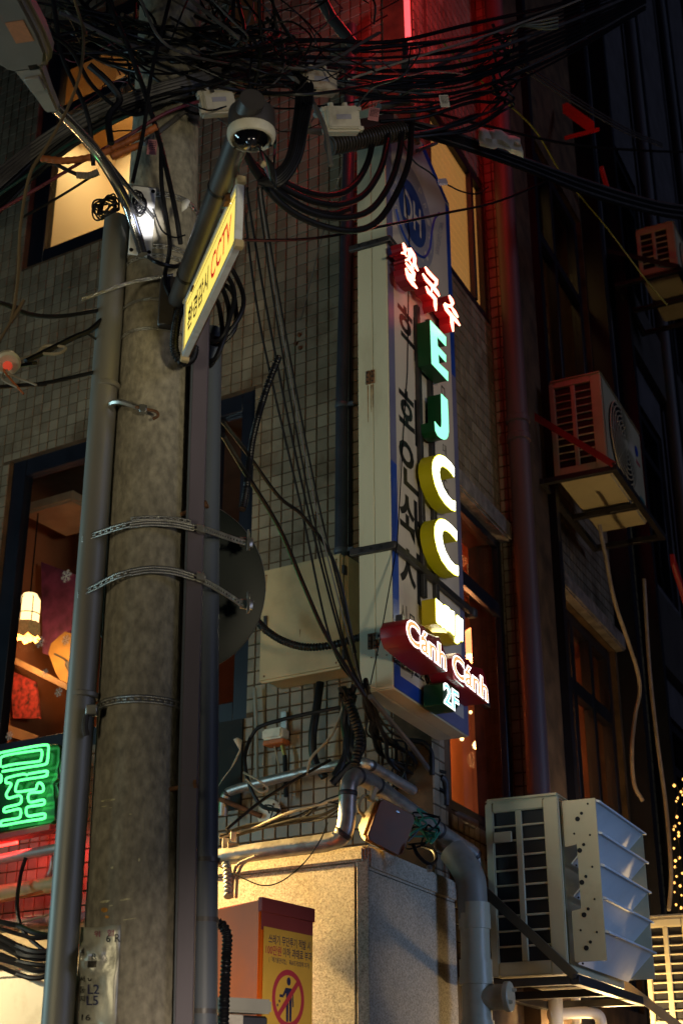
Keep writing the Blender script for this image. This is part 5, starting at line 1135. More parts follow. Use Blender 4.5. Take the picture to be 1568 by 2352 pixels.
# ------------------------------------------------------------------ air conditioners
def ac_unit(name, label, fr, u0, u1, n0, n1, z0, z1, rows, body, fan=True, louver=False, braces=True, cols=2, side_m=None, group='outdoor air conditioners on the side wall'):
    """side with an open coil grille faces the street corner (-u), fan side faces +n"""
    t = thing(name, label, 'air conditioner', fr.W((u0 + u1) / 2, n0, z0), group)
    sm = side_m or body
    W = n1 - n0; H = z1 - z0
    # body behind the grille
    MB().fbox(fr, u0 + .03, u1, n0 + .005, n1, z0, z1).build('casing', body, t, bev=.018, seg=3)
    MB().fbox(fr, u0 + .018, u0 + .030, n0 + .03, n1 - .03, z0 + .05, z1 - .04).build('coil', M_fin, t)
    # grille: outer frame plus bars, each bar a piece
    fwd, top, bot = .045 * W / .42, .055, .075
    fr_ = MB()
    fr_.fbox(fr, u0, u0 + .032, n0, n0 + fwd, z0, z1).fbox(fr, u0, u0 + .032, n1 - fwd * 1.9, n1 - .002, z0, z1)
    fr_.fbox(fr, u0, u0 + .032, n0 + fwd, n1 - fwd * 1.9, z1 - top, z1).fbox(fr, u0, u0 + .032, n0 + fwd, n1 - fwd * 1.9, z0, z0 + bot)
    fr_.build('grille_frame', sm, t, bev=.006, seg=2)
    ia, ib = n0 + fwd, n1 - fwd * 1.9
    for k in range(1, cols):
        c = ia + (ib - ia) * k / cols
        MB().fbox(fr, u0 + .003, u0 + .026, c - .018, c + .018, z0 + bot, z1 - top).build('grille_post', sm, t, bev=.004)
    for k in range(1, rows):
        z = z0 + bot + (z1 - top - z0 - bot) * k / rows
        MB().fbox(fr, u0 + .005, u0 + .020, ia, ib, z - .0055, z + .0055).build('grille_bar', sm, t, bev=.003)
    MB().fbox(fr, u0 - .002, u1 + .004, n0, n1 + .003, z1 + .001, z1 + .028).build('lid', body, t, bev=.012, seg=2)
    if fan:
        c = fr.W(u0 + (u1 - u0) * .42, n1, z0 + H * .5); rad = min(H * .44, (u1 - u0) * .36)
        for i in range(9): 
            r_ = rad * (i + 1) / 9
            MB().tube([c + fr.n * (.018 + .02 * (1 - (i / 8) ** 2)) + fr.u * math.cos(a) * r_ + V((0, 0, math.sin(a) * r_)) for a in [k * 2 * math.pi / 36 for k in range(37)]], .006, 5).build('fan_guard_ring', body, t)
        for i in range(8):
            a = i * math.pi / 4; d = fr.u * math.cos(a) + V((0, 0, math.sin(a)))
            MB().tube([c + fr.n * .038 + d * .03, c + fr.n * .018 + d * rad], .005, 5).build('fan_guard_spoke', body, t)
        MB().lathe(c, fr.n, [(rad * 1.0, .0005), (rad, .002)], 36).build('fan_opening', M_fin, t)
        for i in range(3):
            a = i * 2.09; d = fr.u * math.cos(a) + V((0, 0, math.sin(a))); e_ = fr.u * math.cos(a + .9) + V((0, 0, math.sin(a + .9)))
            MB().add([c + fr.n * .006, c + fr.n * .004 + d * rad * .85, c + fr.n * .014 + e_ * rad * .85], [(0, 1, 2)]).build('fan_blade', M_darkpl, t, solid=.003)
        MB().lathe(c + fr.n * .03, fr.n, [(rad * .15, 0), (rad * .13, .014), (rad * .05, .018)], 20).build('hub', body, t)
    return t
def bracket_frame(label, fr, u0, u1, n0, n1, z, m=M_dsteel, brace_side=True, group='angle-iron brackets under the air conditioners', brm=None, ztop=None, braces=(0,)):
    t = thing('wall_bracket', label, 'bracket', fr.W((u0 + u1) / 2, 0, z), group)
    h = .05
    MB().fbox(fr, u0, u1, n1 - .05, n1, z - h, z).build('front_rail', m, t, bev=.003)
    MB().fbox(fr, u0, u1, n0, n0 + .05, z - h, z).build('rear_rail', m, t, bev=.003)
    for u in [u0 + .002, (u0 + u1) / 2, u1 - .052]: MB().fbox(fr, u, u + .05, n0 + .05, n1 - .05, z - h + .003, z - .003).build('cross_rail', m, t, bev=.003)
    for k in braces:
        u = (u0 - .012, u1 - .03)[k]
        a, b = fr.W(u, n0 - .04, ztop), fr.W(u, n1 - .02, z - .01); d = b - a
        MB().obox((a + b) / 2, d, fr.u, d.cross(fr.u), d.length / 2, .008, .026).build('brace', brm or m, t, bev=.002)
        MB().lathe(b + fr.u * -.01, -fr.u, [(.014, 0), (.012, .008)], 8).build('bolt', m, t)
    return t
# big unit with the white wind deflector, low right
UA, NA0, NA1, ZA0, ZA1 = .15, .25, .69, 2.47, 3.43
big = ac_unit('air_conditioner', 'large beige air conditioner with white slatted deflector, lower right', RR, UA, 1.30, NA0, NA1, ZA0, ZA1, 10, M_acw, fan=False)
MB().fbox(RR, UA - .012, UA - .002, NA0 + .05, NA0 + .16, ZA1 - .23, ZA1 - .17).build('handle_recess', M_acw, big, bev=.004)
# deflector: two perforated cheeks and five slats
u_c, z_c = RR.hit(1283, 1850, .78); u_c2, z_c2 = RR.hit(1320, 2198, .78)
def cheek(u, nm):
    prof_ = [(.705, ZA1 - .02), (.90, ZA1 - .02), (.90, ZA0 + .06), (.72, ZA0 + .06), (.72, ZA0 + .33), (.775, ZA0 + .34), (.775, ZA1 - .27), (.705, ZA1 - .28)]
    MB().prism([RR.W(u, n, z) for n, z in prof_], RR.u * .006).build(nm, M_acw, big, bev=.002)
    for k in range(5):
        z = ZA1 - .08 - k * .175
        for dn, dz, r_ in ((.06, -.03, .014), (.085, 0, .009), (.125, .05, .006), (.035, -.11, .006)):
            if .705 + dn + .03 > .9: continue
            MB().lathe(RR.W(u - .0005, .73 + dn, z + dz - .02), -RR.u, [(r_, 0), (r_, .002)], 12).build('hole', M_black, big)
cheek(UA + .03, 'deflector_cheek'); cheek(1.20, 'deflector_cheek')
for k in range(5):
    zt = ZA1 - .03 - k * .178; zb = zt - .20
    MB().prism([RR.W(UA + .037, n, z) for n, z in ((.735, zb + .030), (.735, zb + .040), (.895, zt + .006), (.925, zt - .006), (.925, zt - .018), (.90, zt - .012))], RR.u * (1.20 - UA - .037)).build('deflector_slat', M_acwhite, big, bev=.002)
bracket_frame('dark angle-iron shelf under the large lower air conditioner', RR, UA - .03, 1.52, .08, .76, ZA0 - .012, M_dsteel, ztop=ZA1 - .30, brm=mat('brace_olive', (.09, .075, .05), .5, .3))
# red-lit unit in the middle of the side wall
ac2 = ac_unit('air_conditioner', 'white air conditioner with round fan, lit red, above the tiled panel', RR, 2.2, 3.42, .20, .63, 6.42, 7.26, 11, M_acw)
MB().lathe(RR.W(3.22, .632, 7.02), RR.n, [(.05, 0), (.05, .002)], 20).build('badge', M_blue, ac2)
MB().fbox(RR, 3.16, 3.30, .632, .634, 6.90, 6.925).build('badge', M_crimson, ac2); MB().fbox(RR, 3.2, 3.34, .632, .634, 6.50, 6.60).build('rating_label', mat('teal_label', (.05, .25, .25), .5), ac2)
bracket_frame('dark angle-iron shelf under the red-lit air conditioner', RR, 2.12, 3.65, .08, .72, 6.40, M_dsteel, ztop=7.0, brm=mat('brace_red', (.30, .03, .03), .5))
dr = tag(MB().tube(spline(pts3([(1375, 1205, 10.3), (1388, 1270, 10.4), (1410, 1380, 10.6), (1440, 1470, 10.9), (1462, 1540, 11.2), (1468, 1590, 11.3), (1458, 1640, 11.3), (1450, 1720, 11.2), (1455, 1800, 11.2), (1475, 1840, 11.2)]), 8), .016, 8).build('drain_hose', M_palec), 'pale drain hose hanging from the red-lit air conditioner', 'hose')
tag(MB().tube(spline(pts3([(1478, 1330, 11.5), (1490, 1530, 11.5), (1508, 1700, 11.4), (1528, 1850, 11.3), (1540, 2000, 11.0), (1535, 2090, 10.8)]), 8), .016, 8).build('drain_hose', M_palec), 'long pale hose hanging beside the fairy lights', 'hose')
# small unit at the upper right edge and one at the lower right edge
ac_unit('air_conditioner', 'small red-lit air conditioner at the upper right edge', RR, 4.9, 5.9, .46, .86, 9.83, 10.39, 6, M_acw)
bracket_frame('dark bracket under the small upper right air conditioner', RR, 4.85, 5.95, .2, .9, 9.80, M_dsteel, ztop=10.2)
ac_unit('air_conditioner', 'yellow-lit beige air conditioner at the lower right edge', RR, 2.2, 3.1, .60, .93, 2.30, 3.02, 10, M_acw)
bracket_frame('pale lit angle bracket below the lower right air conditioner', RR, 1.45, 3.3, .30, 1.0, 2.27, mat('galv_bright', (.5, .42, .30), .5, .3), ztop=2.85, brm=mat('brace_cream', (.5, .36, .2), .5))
# lamp and bright pipes under the big unit
wl = thing('work_lamp', 'bright white pipe fittings and lamp below the large air conditioner', 'lamp', at(1330, 2345, 9.4))
M_hot = mat('bright_white_pipe', (.82, .76, .66), .4, var=.05)
MB().tube(spline(pts3([(1260, 2332, 9.3), (1330, 2326, 9.35), (1365, 2328, 9.38), (1378, 2342, 9.4), (1380, 2380, 9.4)]), 6), .035, 14).build('bent_pipe', M_hot, wl)
MB().tube(pts3([(1273, 2265, 9.3), (1280, 2420, 9.3)]), .045, 14).build('riser', M_hot, wl); MB().tube(pts3([(1320, 2265, 9.5), (1325, 2420, 9.5)]), .03, 14).build('riser', M_hot, wl)
MB().tube(pts3([(1262, 2440, 9.1), (1420, 2450, 9.3)]), .02, 10).build('lamp_tube', mat('tube_glow', (1, .75, .4), .5, emit=20, ecol=(1, .72, .38)), wl)
put(lamp('work_light', 'POINT', at(1420, 2445, 9.7), 95, (1.0, .66, .28), shadow_soft_size=.06), wl)

# ------------------------------------------------------------------ dark downpipe on the side wall, faintly red base colour
rd = thing('downpipe', 'tall dark downpipe on the side wall, red-lit at its top', 'pipe', RR.W(2.02, .1, 3))
M_rdp = mat('downpipe_paint', (.13, .075, .075), .5, var=.15, scale=4, dirt=(.08, .06, .06), dirt_amt=.4, stretch=(1, 1, .2))
MB().tube([RR.W(1.36, .195, 2.6), RR.W(1.36, .195, 12.5)], .078, 28).build('tube', M_rdp, rd)
for z in (6.35, 6.50, 9.0): MB().lathe(RR.W(1.36, .195, z), (0, 0, 1), [(.079, 0), (.090, .01), (.090, .05), (.079, .06)], 28).build('collar', M_rdp, rd)
MB().fbox(RR, 1.40, 1.47, .10, .16, 6.60, 6.68).build('wall_clip', M_dsteel, rd)
tag(MB().tube([RR.W(1.72, .125, 2.6), RR.W(1.72, .125, 12)], .018, 10).build('riser_cable', M_rdp), 'thin riser pipe just right of the tall downpipe', 'pipe')

# ------------------------------------------------------------------ neighbouring building further down the side lane
nb = thing('neighbour_building', 'unlit neighbouring building receding down the side lane', 'building', RR.W(8, 0, 0))
NH = [(5.2, 7.0, 3.2, 5.5), (5.2, 7.0, 6.9, 9.0), (7.8, 9.6, 3.2, 5.5), (7.8, 9.6, 6.9, 9.0), (5.2, 7.0, 10.4, 12.5), (7.8, 9.6, 10.4, 12.5)]
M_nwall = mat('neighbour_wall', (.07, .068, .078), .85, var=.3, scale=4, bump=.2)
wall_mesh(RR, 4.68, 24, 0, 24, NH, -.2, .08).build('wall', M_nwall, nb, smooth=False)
FN = Frame(RR.W(0, .145, 0), RR.u, RR.n)
for i, h in enumerate(NH):
    window(FN, h[0], h[1], h[2], h[3], .09, nb, mull=(((h[0] + h[1]) / 2, .08),), trans=((h[3] - .5, .09),), rec=.10)
    room(RR, h[0] - .05, h[1] + .05, h[2] - .05, h[3] + .05, 1.0, M_ceild, M_ceild, nb, n0=-.2)
mt = MB()
for a, b, c, d, key in ((4.70, 5.12, 2.8, 7.5, 0),):
    u = a
    while u < b - .02:
        z = c
        while z < d:
            mt.add(*tile_geo(Frame(RR.W(0, .0905, 0), RR.u, RR.n), u, min(b, u + PT), z, z + PT)); z += PT
        u += PT
mt.build('mustard_tiles', M_gtile, nb, smooth=False)['kind'] = 'stuff'
for u in (5.14, 7.3, 9.9, 12.5): MB().fbox(RR, u, u + .10, .08, .26, 0, 24).build('fin', M_frame, nb)
for z in (5.9, 9.5): MB().fbox(RR, 5.3, 16, .08, .17, z, z + .8).build('band_course', M_dtile, nb)
for u, r_ in ((7.15, .07), (9.75, .06)): MB().tube([RR.W(u, .2, 0), RR.W(u, .2, 24)], r_, 14).build('riser_pipe', M_bluep, nb)
# red sign arm sticking out high up, and red fins; a faint red glow is put into their colour
tag(MB().obox((at(2250 / 1.7417, 425 / 1.7417, 11.6) + at(2375 / 1.7417, 515 / 1.7417, 11.0)) / 2, at(2375 / 1.7417, 515 / 1.7417, 11.0) - at(2250 / 1.7417, 425 / 1.7417, 11.6), RR.n, V((0, 0, 1)), .42, .03, .06).build('steel_bracket', mat('red_glow_paint', (.45, .03, .02), .5, var=.1, emit=.03, ecol=(1, .02, .01)), bev=.004), 'red angled steel arm high on the dark side wall', 'arm')
tag(MB().obox(at(2325 / 1.7417, 535 / 1.7417, 11.1), at(2375 / 1.7417, 520 / 1.7417, 11.0) - at(2265 / 1.7417, 548 / 1.7417, 11.2), RR.n, V((0, 0, 1)), .17, .03, .025).build('steel_bracket', MATS['red_glow_paint'], bev=.004), 'short red brace under the red angled arm', 'arm')
tag(MB().obox(at(2420 / 1.7417, 730 / 1.7417, 12), V((.3, .7, -.35)), RR.n, V((0, 0, 1)), .16, .02, .04).build('steel_bracket', MATS['red_glow_paint'], bev=.004), 'small red blade half lost in the dark side wall', 'arm')
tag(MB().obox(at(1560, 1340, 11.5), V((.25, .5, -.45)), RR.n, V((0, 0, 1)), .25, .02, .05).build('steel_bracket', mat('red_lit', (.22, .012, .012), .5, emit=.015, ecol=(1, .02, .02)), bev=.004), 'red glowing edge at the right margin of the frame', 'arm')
# fairy lights at the right edge
M_fairy = mat('fairy_glow', (1, .7, .25), .5, emit=2.2, ecol=(1.0, .50, .12))
fy_ = thing('fairy_lights', 'string of golden fairy lights hanging at the right edge', 'string lights', at(1555, 1800, 11))
random.seed(5)
fp = [at(1552 + 6 * math.sin(i * .55) + i * .12, 1800 + i * 10.5, 10.6 + .15 * math.sin(i)) for i in range(31)]
MB().tube(fp, .004, 5).build('flex', M_rubber, fy_)
for i in range(44):
    p = at(random.uniform(1546, 1582), 1790 + i * 7.2, 10.5 + random.uniform(0, .5)); r_ = random.uniform(.007, .013)
    MB().lathe(p, (0, 0, 1), [(r_ * .3, -r_), (r_, -.2 * r_), (r_ * .9, .4 * r_), (r_ * .3, r_)], 8).build('bulb', M_fairy, fy_)
put(lamp('fairy_light', 'POINT', at(1560, 1950, 10.3), 5, (1, .6, .2), shadow_soft_size=.2), fy_)

# ------------------------------------------------------------------ red neon tube at the top of the corner: the source of the red light
rn = thing('neon_tube', 'glowing red neon tube standing above the signboard, cut by the frame', 'neon tube', at(934, 90, 7.5))
MB().tube(pts3([(937, 92, 8.0), (935, 40, 8.0), (932, -40, 8.0), (928, -160, 8.0)]), .022, 14).build('tube', mat('red_neon', (1, .2, .2), .4, emit=1.7, ecol=(1.0, .09, .10)), rn)
MB().tube(pts3([(938, 100, 8.0), (937, 90, 8.0)]), .028, 14).build('end_cap', M_camwhite, rn)
MB().tube(pts3([(940, 100, 8.0), (932, 180, 8.0)]), .012, 8).build('holder', M_strap, rn)
for p_, e_ in ((RR.W(-.45, .35, 9.7), 9), (RR.W(-.1, .75, 10.1), 15), (RR.W(-.6, .35, 9.2), 12), (at(938, 55, 7.75), 6)): put(lamp('neon_light', 'POINT', p_, e_, (1.0, .03, .035), shadow_soft_size=.12), rn)

# ------------------------------------------------------------------ green neon sign and the red-lit wall at the left
cN = crop(0, 2850, 0.2763)
NN = .45
gs = thing('neon_sign', 'green neon sign of Korean letters at the left edge', 'neon sign', FF.P(60, 1890, NN))
M_gn = emis('green_neon', (.10, 1.0, .22), 2.4); M_gback = mat('green_back', (.0, .055, .009), .3, var=.2, coat=.5)
bk = [(-140, 560), (700, 455), (840, 455), (880, 500), (872, 720), (850, 800), (845, 960), (785, 1030), (790, 1200), (805, 1290), (800, 1560), (740, 1610), (100, 1720), (-140, 1760)]
MB().prism([FF.P(*cN(x, y), NN - .05) for x, y in bk], -FF.n * .05).build('backing', M_gback, gs, bev=.006)
STR = [[(-60, 600), (340, 520), (660, 470), (705, 500), (705, 560), (690, 700), (650, 752), (400, 795), (40, 855)],
       [(10, 790), (10, 690), (40, 640), (200, 600), (560, 548), (605, 560), (612, 610), (595, 680), (560, 708), (200, 752), (40, 790)],
       [(400, 905), (330, 895), (120, 945), (90, 980), (95, 1020), (140, 1020), (165, 1050), (100, 1170), (105, 1220), (140, 1240), (270, 1205), (312, 1225), (310, 1290), (270, 1330), (90, 1375), (60, 1420), (90, 1440), (270, 1398), (305, 1430), (300, 1490), (265, 1530), (40, 1570), (15, 1610), (25, 1640), (300, 1590), (620, 1540), (655, 1510), (655, 1475), (610, 1470), (430, 1500), (390, 1470), (385, 1400), (420, 1365), (620, 1335), (650, 1300), (640, 1270), (600, 1270), (450, 1300), (415, 1260), (415, 1200), (450, 1165), (600, 1150), (635, 1110), (620, 1050), (580, 1020), (545, 1040), (525, 1105), (470, 1120), (260, 1150), (230, 1110), (260, 1010), (310, 980), (650, 925), (685, 890), (670, 850), (420, 890)],
       [(-60, 880), (15, 910), (25, 960), (10, 1010), (-60, 1020)]]
for s_ in STR: MB().tube(spline([FF.P(*cN(x, y), NN) for x, y in s_], 5), .0088, 10).build('glass_tube', M_gn, gs)
for x, y in ((590, 690), (470, 1010), (300, 1250), (520, 1300), (700, 560), (430, 1500), (150, 1560), (150, 620)):
    MB().tube([FF.P(*cN(x, y), NN), FF.P(*cN(x + 30, y + 12), NN - .05)], .005, 6).build('standoff', M_palec, gs)
put(lamp('green_neon_light', 'AREA', FF.P(60, 1800, NN + .06), 3.0, (.15, 1, .35), FF.P(60, 1800, NN + 1), shape='RECTANGLE', size=.5, size_y=.5), gs)
rl = thing('red_strip_light', 'red lit trough directly below the green neon sign', 'strip light', FF.P(60, 1920, .35))
pa, pb = FF.P(-40, 1935, .40), FF.P(128, 1902, .40)
MB().obox((pa + pb) / 2, pb - pa, FF.n, V((0, 0, 1)), (pb - pa).length / 2, .05, .022).build('trough', mat('red_trough', (.55, .05, .04), .4, var=.1), rl, bev=.006)
MB().tube([FF.P(-120, 1965, .33), FF.P(40, 1935, .33)], .012, 8).build('red_tube', mat('red_tube_glow', (1, .1, .06), .4, emit=5, ecol=(1, .04, .03)), rl)
put(lamp('red_strip_lamp', 'AREA', FF.P(30, 1930, .36), 6, (1, .05, .04), FF.P(50, 2100, .0), shape='RECTANGLE', size=.6, size_y=.06), rl)
M_redp = mat('steel_pipe_left', (.45, .40, .36), .35, .5, var=.1, scale=10)
pipe(None, .034, 'wall_pipe', 'slim steel pipe under the red trough at the left edge', M_redp, (), 20, 6, pt=[FF.P(-700, 2120, .32), FF.P(-120, 2000, .32), FF.P(0, 1974, .32), FF.P(160, 1944, .32)])
pipe(None, .052, 'wall_pipe', 'fat yellowish pipe with red light below the slim pipe', mat('ochre_pipe', (.50, .34, .16), .4, var=.12, scale=6), (), 20, 6, pt=[FF.P(-700, 2150, .30), FF.P(-120, 2068, .30), FF.P(0, 2052, .30), FF.P(160, 2025, .30)])
pipe(None, .022, 'foil_duct', 'crumpled foil-wrapped elbow beside the galvanised conduit', M_foil, (), 14, 8, pt=[FF.P(122, 1960, .22), FF.P(120, 1990, .22), FF.P(110, 2015, .22), FF.P(88, 2045, .2)])
ledge = [(0, 2205), (0, 2118), (60, 2108), (130, 2085), (130, 2150), (125, 2240), (0, 2252)]
tag(MB().fbox(FF, -6.4, -2.2, .0, .10, 2.55, 2.98).build('plaster_band', mat('stained_plaster', (.42, .33, .20), .9, var=.3, scale=8, bump=.5, bscale=30, dirt=(.12, .08, .05), dirt_amt=.8, dirt_scale=4), bev=.01), 'stained plaster band above the cream fascia at the left edge', 'plaster')
tag(MB().fbox(FF, -6.4, -2.2, .10, .18, 2.93, 2.99).build('torn_flashing', mat('torn_flashing', (.25, .12, .12), .6, var=.5, scale=20, bump=.8), bev=.012), 'torn dark flashing strip above the stained plaster', 'flashing')
fa = thing('fascia_panel', 'brightly lit cream fascia panel in the lower left corner', 'fascia', FF.W(-3.2, .4, 2.0))
ft = FF.hit(50, 2232, .42)[1]
MB().fbox(FF, -6.4, -2.15, .12, .42, .6, ft).build('sheet', mat('cream_fascia', (.74, .66, .50), .6, var=.06, scale=3, dirt=(.45, .36, .22), dirt_amt=.4, dirt_scale=8, bump=.05), fa, bev=.006)
MB().fbox(FF, -6.4, -2.14, .11, .435, ft - .03, ft + .012).build('top_edge', MATS['cream_fascia'], fa, bev=.006)
# unseen warm spots without a fixture, placed to graze the pillar and light the fascia
lamp('warm_graze_spot', 'SPOT', (-1.85, 8.12, 3.70), 1900, (1.0, .64, .21), (-.25, 7.45, 2.1), spot_size=R(58), spot_blend=.12, shadow_soft_size=.04)
lamp('warm_graze_spot', 'SPOT', FF.W(-4.3, 1.6, 3.3), 400, (1.0, .78, .42), FF.W(-3.4, .42, 1.9), spot_size=R(75), spot_blend=.3, shadow_soft_size=.05)

# ------------------------------------------------------------------ cables
def cable(l, r, label, group=None, m=None, name='cable', n=8, k=7, cat='cable', jit=0.0):
    P_ = pts3(l)
    # a cable that leaves the view goes on beyond it
    out_ = lambda q: q[0] <= 0 or q[0] >= 1560 or q[1] <= -15
    if len(P_) > 2 and out_(l[0]): P_.insert(0, P_[0] + (P_[0] - P_[1]).normalized() * 2.5)
    if len(P_) > 2 and out_(l[-1]): P_.append(P_[-1] + (P_[-1] - P_[-2]).normalized() * 2.5)
    if jit: P_ = [p + V((random.uniform(-jit, jit), random.uniform(-jit, jit), random.uniform(-jit, jit))) if 0 < i < len(P_) - 1 else p for i, p in enumerate(P_)]
    return tag(MB().tube(spline(P_, n), r, k).build(name, m or M_rubber), label, cat, group)
U = random.uniform
random.seed(21)
# thick black loops from the pole to the splice case above the signboard
for i, l in enumerate(([(588, 382), (640, 412), (700, 440), (748, 450), (792, 440), (826, 408), (848, 360), (858, 300)], [(590, 390), (650, 430), (720, 462), (782, 470), (836, 446), (872, 392), (888, 330), (890, 290)],
        [(592, 398), (650, 452), (720, 490), (790, 500), (850, 482), (893, 425), (916, 355), (922, 290)], [(594, 406), (650, 472), (720, 512), (800, 530), (862, 512), (906, 452), (938, 372), (944, 290)], [(596, 400), (640, 440), (700, 478), (760, 492), (800, 482)])):
    cable([(560, 345, 5.6)] + [(x, y, 5.75 + 1.0 * k / 7) for k, (x, y) in enumerate(l)], .018, ('innermost thick black cable loop before the signboard top', 'second thick black cable loop before the signboard top', 'third thick black cable loop before the signboard top', 'outermost, lowest thick black cable loop before the signboard top', 'short thick cable end among the black loops')[i], 'thick looped cables', n=10, k=12)
# long drop cables from the camera to the bundle under the signboard
random.seed(3)
for i, (x0, x1, x2, x3, lb) in enumerate(((556, 600, 688, 770, 'leftmost of the black drop cables falling across the tiled wall'), (568, 622, 702, 795, 'second black drop cable falling across the tiled wall'), (592, 640, 712, 800, 'third black drop cable falling across the tiled wall'), (598, 648, 722, 812, 'fourth drop cable, paler, falling across the tiled wall'), (602, 655, 730, 818, 'rightmost drop cable falling across the tiled wall'))):
    cable([(x0, 430, 5.7), (x0 + 4, 470, 5.75), (x1, 760, 6.2), (x2, 1150, 6.7), (x3 - 8, 1480, 7.05), (835, 1590, 7.15)], (.0062, .0066, .0055, .0045, .0055)[i], lb, 'drop cables from the camera', M_greyc if i == 3 else mat('matt_black_cable', (.004, .004, .005), .65, spec=.2), n=10, k=8)
cable([(512, 968, 5.66), (560, 1030, 6.1), (640, 1140, 6.5), (700, 1190, 6.7), (770, 1300, 6.95), (815, 1500, 7.1)], .010, 'black cable slanting from the pole over the tiles to the cabinet')
cable([(512, 1000, 5.66), (560, 1080, 6.1), (640, 1210, 6.5), (700, 1350, 6.8), (750, 1460, 7.0), (838, 1600, 7.15)], .012, 'lower black cable slanting from the pole across the cabinet')
hose([(640, 820, 6.3), (610, 900, 6.25), (580, 1010, 6.2), (565, 1130, 6.15), (556, 1170, 6.1)], .017, 'ribbed black conduit slanting down to the traffic mirror', 'hose', n=40, rib=.016)
cable([(545, 550, 5.25), (620, 552, 5.8), (740, 545, 6.3), (900, 515, 6.6), (1020, 490, 6.9), (1150, 460, 7.4), (1290, 400, 8.5)], .008, 'thin cable crossing from the CCTV sign over the emblem')
cable([(785, 390, 6.6), (760, 470, 6.9), (735, 560, 7.4), (700, 700, 8.2), (690, 735, 8.6)], .004, 'thin grey wire slanting down to a rusty anchor in the tiles', m=M_greyc)
cable([(920, 320, 6.9), (950, 370, 7.0), (985, 395, 7.0), (1000, 410, 7.0)], .005, 'thin cable running to the small lilac box')
tag(MB().obox(at(1016, 418, 7.0), (1, .2, .25), (0, 1, 0), (-.25, 0, 1), .028, .012, .020).build('cable_joint', mat('lilac_box', (.40, .33, .45), .6), bev=.004), 'small lilac joint box hanging on a cable before the amber window', 'joint box')
cable([(1028, 425, 7.0), (1060, 440, 7.1), (1095, 445, 7.4), (1120, 430, 7.8)], .005, 'thin cable leaving the small lilac box to the right')
# bundle under the signboard
random.seed(9)
for i in range(11):
    cable([(835 + U(-8, 8), 1575 + U(-15, 15), 7.15), (850 + U(-12, 20), 1640 + U(-10, 10), 7.5), (880 + U(-30, 40), 1690 + U(-15, 20), 7.9), (930 + U(-60, 30), 1730 + U(-20, 30), 8.2), (960 + U(-90, 70), 1790 + U(-20, 60), 8.3)], U(.006, .013), 'black cable in the bundle dangling under the signboard', 'cables dangling under the signboard')
for i in range(8):
    cable([(790 + U(-10, 25), 1560 + U(0, 40), 7.9), (800 + U(-15, 20), 1650 + U(-20, 20), 8.0), (812 + U(-20, 20), 1720, 8.0), (800 + U(-40, 60), 1780 + U(-20, 20), 8.0)], U(.010, .024), 'black cable hanging between cabinet and lagged pipes', 'cables between cabinet and pipes')
cable([(850, 1600, 7.2), (900, 1660, 7.6), (950, 1720, 8.0), (1000, 1790, 8.3), (1010, 1800, 8.35)], .015, 'grey cable slanting under the signboard to the lagged pipes', m=M_greyc)
cable([(930, 1700, 8.2), (970, 1705, 8.2), (990, 1730, 8.2), (992, 1780, 8.2)], .016, 'black cable bending down at the tiled corner below the signboard')
hose([(800, 1610, 7.6), (815, 1650, 7.6), (825, 1700, 7.6), (815, 1760, 7.6)], .026, 'ribbed black duct dropping under the signboard to the pipes', 'hose', n=40, rib=.02)
cable([(575, 1695, 8.45), (600, 1668, 8.4), (680, 1645, 8.3), (780, 1625, 8.2)], .012, 'blue-black cable arching over the beacon box')
cable([(575, 1695, 8.45), (562, 1740, 8.4), (572, 1800, 8.35), (600, 1850, 8.3), (640, 1862, 8.2)], .012, 'blue-black cable curving down left of the beacon box')
cable([(560, 1775, 8.3), (590, 1790, 8.2), (615, 1812, 8.2), (596, 1818, 8.2), (565, 1790, 8.25)], .007, 'pale looped wire over the thin lagged pipe', m=M_palec)
cable([(790, 1620, 8.1), (760, 1690, 8.1), (715, 1740, 8.1), (705, 1780, 8.1)], .009, 'pale wire hanging beside the thick cabinet cable', m=M_palec)
for i in range(7):
    cable([(505, 1925 + U(-8, 14), 7.8), (580 + U(-20, 20), 1900 + U(-12, 12), 7.8), (680 + U(-20, 20), 1880 + U(-22, 10), 7.7), (740, 1862 + U(-20, 20), 7.6), (790, 1840 + U(-20, 20), 7.5)], U(.005, .009), 'thin wire lying behind the gold-lit pipe', 'wires behind the gold-lit pipe', M_palec if i in (1, 4) else M_rubber)
cable([(520, 1905, 8.0), (600, 1840, 8.1), (680, 1790, 8.1), (760, 1745, 8.1)], .009, 'black cable rising across the tiles under the cabinet')
# left side: cables between the pole and the left edge
cable([(-20, 690, 4.9), (15, 700, 5.0), (70, 722, 5.15), (140, 726, 5.3), (232, 712, 5.42)], .010, 'black cable sagging to the conduit from the left edge')
cable([(-20, 890, 5.2), (90, 882, 5.3), (222, 854, 5.42)], .009, 'black cable running level to the conduit from the left edge')
cable([(75, 835, 5.25), (30, 842, 5.25), (-20, 850, 5.2)], .008, 'black lead behind the little red lamp at the left edge')
cable([(165, -20, 4.3), (190, 60, 4.3), (188, 150, 4.3), (160, 240, 4.3), (112, 330, 4.3), (70, 400, 4.3), (48, 520, 4.3), (42, 640, 4.3), (25, 740, 4.3), (-10, 800, 4.3)], .006, 'ochre cable hanging down the left side of the frame', m=mat('ochre_cable', (.20, .13, .055), .6))
cable([(20, 832, 5.25), (80, 815, 5.28), (105, 795, 5.3), (150, 798, 5.32), (135, 812, 5.3), (90, 812, 5.28)], .007, 'tan wire twisted beside the little red lamp', m=M_palec)
cable([(60, 830, 5.25), (110, 805, 5.3), (170, 775, 5.35), (205, 760, 5.38), (235, 735, 5.4)], .013, 'black twisted lead running from the red lamp to the conduit')
cable([(200, 765, 5.37), (230, 785, 5.42)], .005, 'thin wire end below the twisted lead', n=4)
